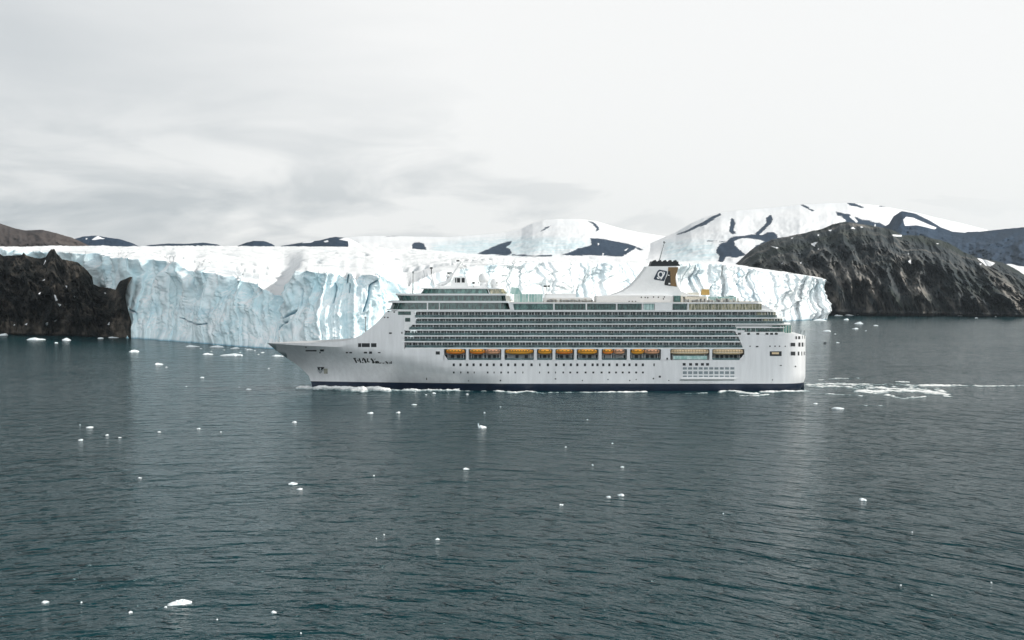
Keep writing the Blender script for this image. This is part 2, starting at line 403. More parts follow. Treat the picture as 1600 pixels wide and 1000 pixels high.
def grid_obj(name, X, Y, Z, mat, attrs=None, smooth=True, keep=None):
    nr, nc = X.shape
    me = bpy.data.meshes.new(name)
    idx = np.arange(nr * nc).reshape(nr, nc)
    q = np.stack([idx[:-1, :-1], idx[:-1, 1:], idx[1:, 1:], idx[1:, :-1]], -1).reshape(-1, 4)
    if keep is not None: q = q[keep.reshape(-1)]
    co = np.stack([X, Y, Z], -1).reshape(-1, 3)
    if keep is not None:
        used = np.unique(q); rm = np.full(nr * nc, -1); rm[used] = np.arange(len(used)); q = rm[q]; co = co[used]
    me.vertices.add(len(co)); me.vertices.foreach_set('co', co.astype(np.float32).ravel())
    me.loops.add(q.size); me.loops.foreach_set('vertex_index', q.ravel().astype(np.int32))
    me.polygons.add(len(q)); me.polygons.foreach_set('loop_start', np.arange(0, q.size, 4, dtype=np.int32))
    me.update(calc_edges=True); me.validate()
    if smooth: me.polygons.foreach_set('use_smooth', np.ones(len(q), bool))
    for k, a in (attrs or {}).items():
        if keep is not None: a = a.reshape(-1)[used]
        at = me.attributes.new(k, 'FLOAT', 'POINT'); at.data.foreach_set('value', np.clip(a, 0, 1).astype(np.float32).ravel())
    me.materials.append(M[mat])
    o = bpy.data.objects.new(name, me); COL.objects.link(o)
    return o
def in_poly(px, py, poly, soft=2.0):
    """smooth 0..1 membership of points in a polygon (0.5 on its edge)"""
    p = np.array(poly, float); n = len(p)
    ins = np.zeros(px.shape, bool); dmin = np.full(px.shape, 1e9)
    for i in range(n):
        x0, y0 = p[i]; x1, y1 = p[(i + 1) % n]
        c = ((y0 > py) != (y1 > py)) & (px < (x1 - x0) * (py - y0) / (y1 - y0 + 1e-9) + x0)
        ins ^= c
        t = np.clip(((px - x0) * (x1 - x0) + (py - y0) * (y1 - y0)) / ((x1 - x0) ** 2 + (y1 - y0) ** 2 + 1e-9), 0, 1)
        dmin = np.minimum(dmin, np.hypot(px - x0 - t * (x1 - x0), py - y0 - t * (y1 - y0)))
    return np.clip(0.5 + np.where(ins, 1, -1) * dmin / (2 * soft), 0, 1)

# ------------------------------------------------------------------ water
ring = np.concatenate([[0], np.geomspace(40, 10500, 40)])
th = np.linspace(0, 2 * math.pi, 97)
RR, TT = np.meshgrid(ring, th, indexing='ij')
water = grid_obj('water', RR * np.cos(TT), RR * np.sin(TT), RR * 0, 'water', smooth=False)
tag(water, 'dark grey teal sea with small ripples in front of the glacier', 'sea', kind='structure')

# ------------------------------------------------------------------ mountains
def ridge(name, sil, foot, Df, Dr, mat, label, amp=0.06, nx=0.02, ny=3.0, step=1.5, rows=60, attrs=None, shear=0.0, back=1500, curve=1.0, jag=0.4, jags=.15, z0=0, cat='mountain', rid=True, warp=None, crag=0):
    p = np.arange(sil[0][0], sil[-1][0] + step, step)
    t = np.linspace(0, 1, rows)[:, None]
    sy = lerp_pts(sil, p)[None, :] + jag * fbm(p * jags, 0 * p, z0, 4)[None, :]
    fy = lerp_pts(foot, p)[None, :]
    Dfa = (Df(p) if callable(Df) else np.full_like(p, Df))[None, :]
    Dra = (Dr(p) if callable(Dr) else np.full_like(p, Dr))[None, :]
    py = fy + (sy - fy) * t ** curve
    px = np.broadcast_to(p[None, :], py.shape)
    nf = (ridged if rid else fbm)(px * nx + shear * t, t * ny, z0, 5, .55)
    env = np.sin(np.pi * np.clip(t, 0.02, 1) ** .8) * .8 + .2
    if crag: nf = nf + crag * .8 * (ridged(px * nx * 2.3 + 1.4 * t + 3, t * ny * 1.7, z0 + 3, 4, .5) - .6) + crag * 1.2 * fbm(px * nx * 1.3, t * ny * 1.6, z0 + 8, 3)
    D = Dfa + (Dra - Dfa) * t - amp * (Dra - Dfa) * nf * env
    D[0] = Dfa[0]
    if warp is not None: px = warp(px, py)
    X, Y, Z = W(px, py, D)
    A = {k: f(px, py, t) for k, f in (attrs or {}).items()}
    # far side falls away behind the ridge
    Xb, Yb, _ = W(px[-1:], py[-1:], D[-1:] + back)
    Zb = np.minimum(0 * Xb - 20, Z[-1:] - 100)
    Xm, Ym, _ = W(px[-1:], py[-1:], D[-1:] + back * .3); Zm = Z[-1:] * .8 - 5
    if warp is not None:         # a closed rock body: the far side repeats the outline further back
        X2, Y2, Z2 = W(px[::-1], py[::-1], D[::-1] * 0 + D[-1:] + 45)
        A = {k: np.vstack([a, a[::-1]]) for k, a in A.items()}
        return tag(grid_obj(name, np.vstack([X, X2]), np.vstack([Y, Y2]), np.vstack([Z, Z2]), mat, A), label, cat, kind='structure')
    X = np.vstack([X, Xm, Xb]); Y = np.vstack([Y, Ym, Yb]); Z = np.vstack([Z, Zm, Zb])
    A = {k: np.vstack([a, a[-1:], a[-1:]]) for k, a in A.items()}
    return tag(grid_obj(name, X, Y, Z, mat, A), label, cat, kind='structure')
def polys(ps, soft=1.5):
    def f(px, py, t):
        a = np.zeros(px.shape)
        for q in ps: a = np.maximum(a, in_poly(px, py, q, soft))
        return a
    return f
Z0 = lambda px, py, t: np.zeros(px.shape)

ridge('hill', [(-200, 330), (-60, 338), (0, 349), (24, 357), (39, 360), (66, 359), (87, 364), (113, 371.5), (140, 384), (150, 396)],
      [(-200, 420), (160, 420)], 2700, 3500, 'rock_brown', 'brown bare rounded hill at the far left behind the ice', attrs={'snow': Z0, 'tan': Z0}, amp=.10, nx=.03)
ridge('mountain', [(70, 385), (113, 374), (130, 369.5), (150, 368), (168, 371), (189, 374), (210, 381), (225, 390)], [(60, 415), (230, 415)], 4500, 5200, 'rock_far',
      'blue grey mountain with one thin snow streak beside the brown hill',
      attrs={'snow': polys([[(143, 374.5), (150, 370), (153, 368.5), (160, 372), (165, 373), (155, 373.5), (148, 375)], [(133, 372), (137, 372.5), (135, 375)]], .8), 'tan': Z0}, z0=3)
ridge('hill', [(205, 390), (232, 383), (262, 380.5), (290, 381), (318, 379), (340, 382), (360, 390)], [(205, 410), (360, 410)], 5800, 6300, 'rock_far',
      'low flat blue grey hill just showing over the snow rim at left', attrs={'snow': Z0, 'tan': Z0}, z0=5)
ridge('hill', [(360, 392), (372, 384), (385, 379), (396, 376.5), (412, 376.5), (425, 381), (438, 390)], [(360, 410), (440, 410)], 5400, 6000, 'rock_far',
      'small rounded blue hill over the snow rim left of centre', attrs={'snow': Z0, 'tan': Z0}, z0=6)
ridge('hill', [(425, 392), (440, 384), (460, 381), (478, 378), (500, 375.5), (515, 371.5), (525, 370), (534, 371), (546, 373), (560, 380), (575, 392)], [(425, 408), (580, 408)], 5000, 5700, 'rock_far',
      'blue rock ridge with snow patches over the rim of the ice left of the ship',
      attrs={'snow': polys([[(470, 380), (480, 377), (492, 376.5), (486, 379.5)], [(505, 377), (512, 375), (514, 377.5), (508, 379)], [(528, 374), (540, 371), (600, 365), (600, 400), (545, 400), (544, 377), (536, 375.5)]], 1), 'tan': Z0}, z0=7)

# the high snow behind the glacier, with dark nunataks
rockA = [[(644, 393), (644, 382), (648, 378.5), (655, 378), (662, 381), (666, 388), (666, 394)],
         [(744, 397.5), (760, 390), (775, 383.5), (786, 379), (800, 376.5), (798, 381), (791, 386), (797, 389), (800, 396), (792, 399.5), (770, 398)],
         [(878, 398), (893, 393), (905, 387.5), (915, 386), (924, 383), (923, 373), (931, 372.5), (945, 374), (962, 377), (980, 380.5), (994, 385), (1005, 390), (1000, 391.5), (993, 388), (985, 393), (972, 401), (955, 400), (925, 399), (900, 399.5)],
         [(800, 397.2), (830, 399), (862, 398.6), (862, 400.6), (830, 401), (800, 399.2)],
         [(912, 408.2), (940, 408), (962, 410), (958, 412.6), (940, 411.8), (915, 409.6)],
         [(844, 362), (850, 357), (861, 352), (856, 356.5), (850, 360)],
         [(917, 345), (926, 347), (934, 353), (937, 358), (931, 362), (932, 357), (926, 350)],
         [(600, 370), (620, 367.6), (632, 368), (618, 369)]]
snowA = [[(934, 379), (937, 381), (934, 384)], [(975, 391), (983, 386.5), (978, 392)], [(941, 395), (944, 396), (942, 399)]]
def rA(px, py, t):
    a = polys(rockA, 3.2)(px, py, t); return a * (1 - polys(snowA, .8)(px, py, t))
blueA = [[(672, 398), (676, 382), (700, 378), (745, 374), (800, 372), (860, 372), (920, 376), (920, 384), (890, 394), (860, 398), (800, 399), (740, 400)],
         [(1040, 378), (1110, 377), (1120, 400), (1100, 412), (1035, 410)]]
ridge('snowfield', [(500, 385), (540, 371), (560, 369), (600, 368.5), (650, 369.5), (700, 370.5), (750, 367), (790, 363), (815, 357), (832, 349), (848, 344), (870, 342), (905, 342), (930, 345), (950, 351), (975, 358), (1000, 363), (1040, 369), (1090, 376), (1150, 384), (1230, 392)],
      [(500, 425), (1230, 430)], 3600, 8200, 'snow', 'smooth white snow dome and snowfield with dark rock islands behind the ship',
      attrs={'rock': rA, 'blue': polys(blueA, 5)}, amp=.05, nx=.012, ny=2, step=1.2, rows=90, jag=.3, jags=.05, z0=9, rid=False)
rockB = [[(1056, 366.5), (1072, 360), (1085, 353.5), (1100, 345.5), (1113, 338), (1125, 333), (1127, 336), (1115, 343), (1104, 350.5), (1090, 355), (1078, 361), (1060, 367)],
         [(1143, 340), (1147, 343), (1149, 349), (1146, 359), (1150, 364), (1145, 366), (1139, 362), (1141, 350)],
         [(1204, 334), (1208, 342), (1204, 350), (1196, 357), (1190, 364), (1183, 368), (1180, 365), (1190, 356), (1198, 347), (1196, 341), (1201, 338)],
         [(1120, 388), (1124, 382), (1137, 376), (1142, 371), (1152, 369), (1163, 368), (1175, 365.5), (1190, 368), (1200, 362), (1210, 363), (1215, 368), (1213, 374), (1200, 378), (1180, 373.5), (1160, 372), (1148, 376), (1148, 383), (1158, 392), (1166, 398), (1150, 403), (1135, 401), (1128, 412), (1122, 408), (1124, 400), (1119, 395)],
         [(1104, 376), (1120, 376), (1136, 377), (1136, 379), (1120, 377.6), (1104, 377.4)],
         [(1166, 398), (1180, 385), (1200, 374), (1240, 368), (1240, 420), (1150, 420), (1150, 412)],
         [(1251, 320), (1258, 321), (1272, 329), (1268, 329.5), (1258, 324)],
         [(1322, 317), (1335, 317), (1350, 324), (1346, 325), (1330, 321)],
         [(1306, 331), (1324, 334), (1347, 343), (1375, 348), (1386, 353), (1387, 362), (1300, 362), (1322, 345), (1316, 339), (1308, 336)],
         [(1373, 321), (1384, 321.5), (1384, 323), (1373, 322.4)]]
snowB = [[(1326, 338), (1332, 337), (1341, 346), (1338, 348)], [(1366, 354), (1367, 348), (1369, 354)]]
def rB(px, py, t):
    return polys(rockB, 3.2)(px, py, t) * (1 - polys(snowB, .8)(px, py, t))
ridge('snow_mountain', [(980, 395), (1005, 385), (1030, 374), (1056, 363), (1080, 349), (1100, 340), (1125, 333), (1150, 329), (1200, 325), (1250, 320), (1290, 317.5), (1324, 316.5), (1370, 320.5), (1409, 327.5), (1440, 334), (1465, 340.5), (1500, 348), (1544, 359.5), (1600, 372)],
      [(980, 425), (1600, 430)], 3500, 7200, 'snow', 'broad white mountain striped with dark rock above the stern of the ship',
      attrs={'rock': rB, 'blue': polys([[(1040, 378), (1110, 377), (1122, 400), (1100, 412), (1035, 410)]], 6)}, amp=.05, nx=.012, ny=2, step=1.2, rows=90, jag=.3, jags=.05, z0=12, rid=False)
ridge('mountain', [(1365, 372), (1378, 356), (1389, 350), (1396, 338), (1409, 329.5), (1431, 334), (1445, 341), (1456, 346), (1475, 355), (1487, 359.5), (1504, 362.5), (1525, 362), (1544, 360.5), (1572, 357.5), (1600, 355), (1800, 340)],
      [(1365, 425), (1800, 425)], 4200, 5600, 'rock_far', 'dark blue mountain with slanting snow bands at the far right',
      attrs={'snow': polys([[(1411, 343), (1416, 338.5), (1427, 340), (1440, 346), (1464, 356), (1460, 358.5), (1444, 354.5), (1432, 352), (1414, 353)],
                            [(1452, 344), (1462, 341), (1500, 350), (1541, 360.8), (1530, 362), (1518, 359), (1508, 364), (1488, 362), (1470, 355)]], 1), 'tan': lambda px, py, t: np.clip((py - 385) / 20, 0, 1) * .5}, amp=.08, z0=14)

# the near hill on the right
def hill_D(p): return np.interp(p, [1100, 1270, 1400, 1600, 1800], [2350, 2300, 2180, 2140, 2100])
hill_foot = [(p, 450 + HC / float(hill_D(p)) * F + .3) for p in range(1100, 1820, 20)]
def hill_tan(px, py, t):
    s = (px - 1280) * 0.035 - (py - 490) * -0.05
    d = np.clip(noise(px * .045 + (py) * -.030, py * .008, 3) * 3.0 + .15, 0, 1)
    return d * np.clip((py - 400 - 25 * noise(px * .02, py * .02)) / 45, 0, 1)
hs = [[(1203, 384), (1217, 387), (1214, 388.5)], [(1235, 372), (1240, 370.5), (1238, 373.5)], [(1267, 381), (1274, 378), (1278, 378), (1273, 383), (1274, 386), (1268, 383)],
      [(1276, 389), (1280, 388), (1279, 390)], [(1277, 367), (1280, 366), (1279, 369)], [(1293, 360), (1300, 358.5), (1299, 361.5)], [(1328, 357), (1333, 354.5), (1337, 358)], [(1344, 353), (1350, 355), (1345, 356)],
      [(1394, 366.5), (1409, 367), (1409, 370), (1396, 369)], [(1419, 409), (1422, 404), (1424, 409), (1428, 412.5), (1419, 412.5)], [(1418, 396), (1421, 394.5), (1420, 398)],
      [(1218, 413), (1224, 410), (1222, 412.5)], [(1249, 411), (1254, 408), (1252, 412)], [(1462, 380), (1468, 380.5), (1465, 381.5)], [(1526, 403), (1540, 406), (1555, 411), (1548, 416.5), (1540, 415), (1536, 411)], [(1530, 412), (1534, 411.5), (1533, 414.5)],
      [(1592, 471), (1600, 476), (1600, 480), (1594, 475)]]
ridge('rocky_hill', [(1100, 440), (1150, 412), (1164, 399), (1178, 387), (1206, 374.5), (1248, 366), (1265, 362), (1285, 357.5), (1302, 350), (1319, 346.4), (1332, 348), (1360, 352), (1386, 357), (1400, 362), (1411, 367.5), (1426, 367.5), (1440, 368), (1456, 372), (1482, 379), (1504, 393), (1527, 402.6), (1547, 406), (1566, 410), (1583, 418), (1600, 429), (1660, 445), (1800, 470)],
      hill_foot, hill_D, lambda p: hill_D(p) + 900, 'rock_right', 'dark rocky hill with tan gullies rising from the water at right',
      attrs={'snow': polys(hs, .9), 'tan': hill_tan}, amp=.20, nx=.022, ny=1.6, shear=1.3, step=.8, rows=150, curve=.72, jag=.9, jags=.08, z0=20, crag=.45, cat='rocky hill')

# the near dark cliff on the left
lc_sil = [(-140, 385), (0, 396.5), (5, 400), (20, 399), (34, 398.5), (37, 394), (41, 399), (55, 403), (63, 404), (71, 402), (76, 394), (80, 389.5), (85, 389), (89, 396.5), (97, 405), (110, 407.5), (121, 409.6), (129, 416), (136, 422.7), (144, 432), (146, 444), (155, 448), (163, 449), (175, 450.5), (184, 453), (188, 445), (191, 439), (199, 435.5), (205, 432.5), (208.5, 433), (209.5, 470), (210, 515), (210.5, 523)]
def lcD(p): return np.interp(p, [-140, 0, 120, 200, 211], [1330, 1285, 1240, 1190, 1185])
lc_foot = [(p, 450 + HC / float(lcD(p)) * F + .3) for p in range(-140, 216, 3)]
def lc_warp(px, py):
    g = np.interp(py, [431, 436, 444, 455, 468, 487, 503, 515, 526], [0, 4, 11, 13.5, 14, 8.5, 4, 5, 6])
    return px - g * np.clip((px - 165) / 44, 0, 1) ** 1.5
lsnow = [[(68, 414), (72, 408), (71, 405), (69, 411)], [(65, 439), (70, 435.5), (70, 438)], [(102, 446), (106, 447), (104, 450)], [(59, 459), (64, 456), (62, 460)], [(84, 460), (87, 461), (90, 469), (87, 471)], [(90, 474), (96, 476), (93, 479)],
         [(38, 507), (43, 504.5), (42, 508)], [(71, 505), (75, 503), (75, 508), (72, 508.5)], [(83, 502), (89, 499), (87, 503)], [(163, 457), (166, 458), (164, 459)], [(20, 508), (24, 506), (23, 509)], [(168, 507), (171, 503), (171, 508)], [(115, 462), (118, 463), (116, 465)]]
def l_tan(px, py, t):
    d = np.clip(noise(px * .035 - py * .030, py * .02, 8) * 2.2 - .15, 0, 1) * .6
    d += .9 * np.exp(-(((px - 180) / 9) ** 2 + ((py - 506) / 12) ** 2)) + .8 * np.exp(-(((px - 75) / 40) ** 2 + ((py - 516) / 5) ** 2)) + .8 * np.exp(-(((px - 5) / 14) ** 2 + ((py - 508) / 8) ** 2))
    d += .45 * np.exp(-(((px - 115) / 10) ** 2 + ((py - 435) / 12) ** 2))
    return d
ridge('rock_cliff', lc_sil, lc_foot, lcD, lambda p: lcD(p) + np.interp(p, [-140, 150, 190, 211], [110, 75, 24, 5]), 'rock_left', 'near black rock cliff standing in the water at the left edge',
      attrs={'snow': polys(lsnow, .8), 'tan': l_tan}, amp=.28, nx=.028, ny=2.5, shear=1.2, step=.5, rows=140, curve=.8, jag=.5, jags=.2, z0=30, back=40, crag=.5, cat='cliff', warp=lc_warp)

# ------------------------------------------------------------------ glacier
def glacier():
    step = 0.9
    p = np.arange(-170, 1286, step)
    base = [(-170, 519), (0, 521.5), (120, 524), (200, 527), (300, 534), (360, 539), (420, 543.5), (500, 548), (570, 549), (620, 546), (660, 541), (740, 532), (800, 526), (900, 518.5), (1000, 512.5), (1100, 507), (1200, 502.5), (1272, 499.5), (1286, 499)]
    rim = [(-170, 375), (-20, 386), (10, 390.5), (34, 392), (87, 394), (115, 396), (157, 396.5), (184, 402), (223, 404), (250, 411), (262, 412), (272, 411), (286, 409.5), (297, 423), (312, 426), (320, 425), (328, 421), (341, 427), (367, 434.5), (394, 440), (410, 444), (426, 454), (440, 461), (452, 463.5), (458, 455), (464, 436), (471, 424), (489, 423.5), (500, 427), (514, 427), (526, 429), (539, 434), (541, 436), (545, 427.5), (550, 427), (557, 440), (562, 430), (575, 431), (584, 434), (588, 428), (591, 427), (605, 437), (620, 445), (631, 450),
           (645, 440), (680, 424), (740, 415), (800, 411), (860, 410), (900, 410.5), (960, 412), (1000, 411), (1060, 412), (1110, 412), (1150, 416.5), (1192, 423.5), (1234, 430), (1262, 433.5), (1286, 437)]
    bs = lerp_pts(base, p); rm = lerp_pts(rim, p)
    jag = fbm(p * .22, p * 0, 1.5, 4, .6)
    rm_s = rm.copy()
    rm = rm + jag * np.interp(p, [-170, 640, 700, 1286], [1.6, 1.6, 1.4, 1.2])
    bs = bs + .5 * fbm(p * .1, p * 0, 7.5, 3)
    gx, gy = G(p, bs)
    # left of the cliff corner the front stands well behind the rock
    gy2 = np.where(p < 207, np.interp(p, [-170, 150, 190, 207], [1500, 1335, 1240, float(np.interp(207, p, gy))]), gy)
    gx = gx * gy2 / gy; gy = gy2
    # arc length along the front
    s = np.concatenate([[0], np.cumsum(np.hypot(np.diff(gx), np.diff(gy)) * (1 - .5 * np.clip((p[1:] - 600) / 80, 0, 1)))])
    NV, NP = 130, 70
    v = np.linspace(0, 1, NV)[:, None]
    right = np.clip((p - 600) / 80, 0, 1)[None, :]
    left = 1 - right
    # set-back of the face along the view ray (apron at the foot, sheer above)
    setb = (30 * left + 16 * right) * (1 - (1 - v) ** 1.8)
    zr = HC + (450 - rm) / F * (gy + setb[-1])
    zz = v * zr[None, :]
    S = s[None, :]
    top = np.clip((v - .35) / .5, 0, 1)
    wx = S + 10 * noise(S / 40, zz / 30, 2.2)
    wz = zz + 9 * noise(S / 28, zz / 22, 7.7)
    wx = S + 16 * noise(S / 46, zz / 34, 2.2) + 5 * noise(S / 13, zz / 13, 3.9)
    d = 15 * fbm(wx / 95 - .5 * v, wz / 90, 4.4, 3) * (0.35 + .65 * v)
    rg = ridged(wx / 42, wz / 130, 9.1, 3, .5)
    d += 11 * (1.2 - rg) * (.08 + top) * left
    d += (2.7 + 1.5 * right) * fbm(wx / 17 - wz / 70, wz / 24, 2.7, 5, .6)
    d += 1.1 * (1 - ridged(wx / 9 + wz / 20, wz / 9, 5.7, 3, .55))
    d += right * (10 * fbm(wx / 60 - 1.6 * v, wz / 90, 6.2, 4, .52) + 1.6 * (1 - ridged(wx / 34 - 1.9 * v, wz / 60, 1.1, 2)) * v)
    env = np.minimum(1, v * 6) * 1.0
    d = d * env
    px2 = p[None, :] + 0 * v
    pyv = bs + (rm - bs) * v
    blue = np.zeros_like(zz)
    # deep vertical crevasses in the shaded wall
    for pts, w in (([(474, 451), (475.5, 466), (476, 482)], .75), ([(492, 452), (491.5, 475)], .7), ([(525, 443), (527.5, 455), (527, 474)], .9), ([(545, 430), (543.5, 442)], .8), ([(549, 444), (549, 458)], .6),
                   ([(581, 436), (573, 446), (571, 460), (567, 478), (565, 487)], .95), ([(306, 434), (306, 458)], .6), ([(455, 500), (463, 493), (470, 487)], 1.2), ([(440, 518), (448, 511), (462, 504)], 1.2), ([(288, 498), (305, 504), (325, 508), (341, 506)], .8), ([(216, 485), (227, 491)], 1.0),
                   ([(783, 418), (786, 440)], .8), ([(1158, 422), (1156, 444), (1160, 452)], 1.0)):
        a = np.array(pts, float)
        dd = np.full(px2.shape, 1e9)
        for (x0, y0), (x1, y1) in zip(a[:-1], a[1:]):
            t = np.clip(((px2 - x0) * (x1 - x0) + (pyv - y0) * (y1 - y0)) / ((x1 - x0) ** 2 + (y1 - y0) ** 2), 0, 1)
            dd = np.minimum(dd, np.hypot(px2 - x0 - t * (x1 - x0), pyv - y0 - t * (y1 - y0)))
        k = np.exp(-(dd / w) ** 2)
        d += 5 * k; blue = np.maximum(blue, k * 1.0)
    # blue bands across the right-hand wall
    bb = np.clip(noise(wx / 38 - 1.3 * v, v * 1.3, 14.0) * 2.0 - .25, 0, 1) * np.clip(noise(S / 9 + v, zz / 25, 3.3) + .75, 0, 1)
    blue = np.maximum(blue, bb * .42 * right)
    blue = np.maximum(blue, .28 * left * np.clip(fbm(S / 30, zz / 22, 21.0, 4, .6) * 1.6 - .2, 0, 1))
    blue = np.maximum(blue, np.exp(-(zz / 1.1) ** 2) * .85)          # bluer band along the foot
    D = gy[None, :] + setb + d
    u = (gx / gy)[None, :]
    D0 = gy[None, :] + setb
    # push the relief in along the smoothed normal of the front
    k_ = np.hanning(121); k_ /= k_.sum(); sm = lambda q: np.convolve(np.pad(q, 60, mode='reflect', reflect_type='odd'), k_, 'valid')
    tx_, ty_ = np.gradient(sm(gx)), np.gradient(sm(gy)); tl = np.hypot(tx_, ty_); nx_, ny_ = (-ty_ / tl)[None, :], (tx_ / tl)[None, :]
    dd_ = d * np.interp(p, [190, 203, 225], [1, .25, 1])[None, :] - 8
    X = u * D0 + nx_ * dd_; Y = D0 + ny_ * dd_
    offx = (X - u * Y)[-1:]
    Z = HC + (zz - HC) * 1.0
    # keep the traced rim: z scaled by the final distance on the last row
    zt = HC + (450 - rm) / F * Y[-1]
    Z = v * zt[None, :]
    Z[0] = -1.0
    ker = lambda q, n: np.convolve(np.pad(q, n // 2, mode='edge'), np.ones(n) / n, 'valid')
    Ys = ker(Y[-1], 41)
    # plateau
    back = [(-170, 372), (10, 387.5), (60, 386), (110, 384.5), (200, 385), (300, 383.5), (420, 384.5), (560, 385.5), (640, 388), (700, 393), (750, 397.5), (800, 401), (850, 403), (900, 405), (960, 409), (1000, 408), (1060, 409.5), (1110, 409.5), (1150, 414), (1192, 421), (1234, 427.5), (1262, 432), (1286, 436)]
    bks = lerp_pts(back, p); bkn = .9 * np.abs(fbm(p * .09, p * 0, 3.1, 4, .6)) * np.interp(p, [500, 700], [1.3, .8])
    Dback = np.interp(p, [-170, 300, 600, 900, 1286], [2150, 2500, 2600, 2500, 2250])
    w = np.linspace(0, 1, NP + 1)[1:, None] ** 1.6
    fade = np.exp(-w * 55)
    Dp = Ys[None, :] + (Dback - Ys)[None, :] * w + (Y[-1] - Ys)[None, :] * fade
    bk = bks
    zs = ker(HC + (450 - rm_s) / F * Ys, 31)
    z1 = HC + (450 - bk) / F * Dback
    Zp = zs[None, :] + (zt - zs)[None, :] * fade + (z1 - zs)[None, :] * w ** .9 + (-bkn / F * Dback)[None, :] * np.exp(-(1 - w) * 14) * 1.4
    Xp = u * Dp + offx * np.exp(-w * 8)
    und = 3.2 * fbm(Xp / 70, Dp / 110, 8.8, 4, .55) + 1.3 * (ridged(Xp / 45 + Dp / 160, Dp / 40, 6.6, 3) - 1.0)
    und += 2.0 * np.minimum(0, .08 - np.abs(noise(Xp / 70 + 3, Dp / 38, 1.2))) * 0
    crev = np.exp(-(noise(Xp / 210 + .3 * noise(Xp / 60, Dp / 60), Dp / 110, 4.2) / .05) ** 2) * np.clip(noise(Xp / 60, Dp / 60, 9) + .5, 0, 1)
    Zp = Zp + (und - 7.0 * crev) * np.minimum(1, w * 8) * np.clip((1 - w) * 6, .15, 1)
    # back slope down
    Xe = u * (Dback + 700)[None, :]; Ze = 0 * Xe + 20
    XX = np.vstack([X, Xp, Xe]); YY = np.vstack([Y, Dp, (Dback + 700)[None, :]]); ZZ = np.vstack([Z, Zp, Ze])
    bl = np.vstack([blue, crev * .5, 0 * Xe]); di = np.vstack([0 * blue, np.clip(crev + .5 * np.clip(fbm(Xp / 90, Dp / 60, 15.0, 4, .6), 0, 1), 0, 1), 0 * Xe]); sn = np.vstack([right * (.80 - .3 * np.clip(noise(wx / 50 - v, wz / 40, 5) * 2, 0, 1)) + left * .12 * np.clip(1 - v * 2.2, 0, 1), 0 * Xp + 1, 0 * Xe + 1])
    # snow ledges on the serac tops: left as the snow/ice slope mask in the material
    # right-hand end of the glacier: close it with a flank running back to the hill
    cols = 26
    q = np.linspace(0, 1, cols + 1)[1:]
    ex = XX[:, -1][:, None]; ey = YY[:, -1][:, None]; ez = ZZ[:, -1][:, None]
    run = 620 * q[None, :]
    dirx, diry = .215, .977
    nn = -6 * np.abs(fbm(run / 40 + 5, ez / 25 + 0 * run, 2.0, 4))
    fx = ex + run * dirx + nn * np.clip(1 - (ey - ey[0]) / 900, 0, 1) - 8 * np.sin(np.clip(ez / 60, 0, 1) * 1.5) * q[None, :]
    fy = np.maximum(ey, ey * 0 + ey[0] + run * diry + (ey - ey[0]) * (1 - .8 * q[None, :]))
    fz = ez * (1 - .25 * q[None, :])
    XX = np.hstack([XX, fx]); YY = np.hstack([YY, fy]); ZZ = np.hstack([ZZ, fz])
    bl = np.hstack([bl, np.zeros((bl.shape[0], cols))]); di = np.hstack([di, np.zeros((di.shape[0], cols))]); sn = np.hstack([sn, np.ones((di.shape[0], cols)) * .9])
    o = grid_obj('glacier', XX, YY, ZZ, 'ice', {'blue': bl, 'greyed': di, 'snowy': sn}, smooth=True)
    return tag(o, 'long glacier front with blue shaded ice wall at left and sunlit white wall behind the ship', 'glacier', kind='structure')
glacier()

# ------------------------------------------------------------------ cruise ship
YC = 593.0; HB = 15.6
X0 = W(840, 600, YC)[0]
ship = tag(empty('cruise_ship', (X0, YC, 0)), 'large white cruise ship with navy waterline and dark emblem funnel sailing past the glacier', 'cruise ship')
def L(px, py, yl=-HB):
    x, y, z = W(px, py, YC + yl); return x - X0, yl, z
def lx(px, yl=-HB): return L(px, 540, yl)[0]
def lz(py, yl=-HB): return L(840, py, yl)[2]
def part(mb, name, mat, parent=None, smooth=False, label=None, kind=None):
    o = mb.build(name, mat, parent or ship, smooth)
    if label: o['label'] = label
    if kind: o['kind'] = kind
    return o
stem_pts = [L(a, b, 0) for a, b in ((417, 536), (441, 555), (460, 567), (474, 578), (483, 588), (487, 600), (488, 607))]
stem_z = np.array([q[2] for q in stem_pts])[::-1]; stem_x = np.array([q[0] for q in stem_pts])[::-1]
XS = L(1262, 560, -7)[0]
ZBOOT = 3.5
def xstem(z): return float(np.interp(z, stem_z, stem_x))
def knuckle(x): return float(np.interp(x, [stem_pts[0][0], lx(605)], [stem_pts[0][2], lz(544.5)]))
def hbr(x, z):
    xb = xstem(z); zt = min(max(z / 20.0, 0), 1.1)
    Le = 112 - 66 * zt; pw = 1.22 + 1.35 * zt ** 1.2
    t = min(max((x - xb) / Le, 0), 1)
    b = HB * (1 - (1 - t) ** pw)
    xs = XS - (2.2 * (1 - min(z / 5.0, 1)) if z < 5 else 0)
    R = 17.0; k = (xs - x) / R
    if k < 1: b = min(b, HB * max(0, 1 - (1 - max(k, 0)) ** 2.6) ** (1 / 2.2))
    if z < 2: b *= 1 - .02 * (2 - z)
    return b
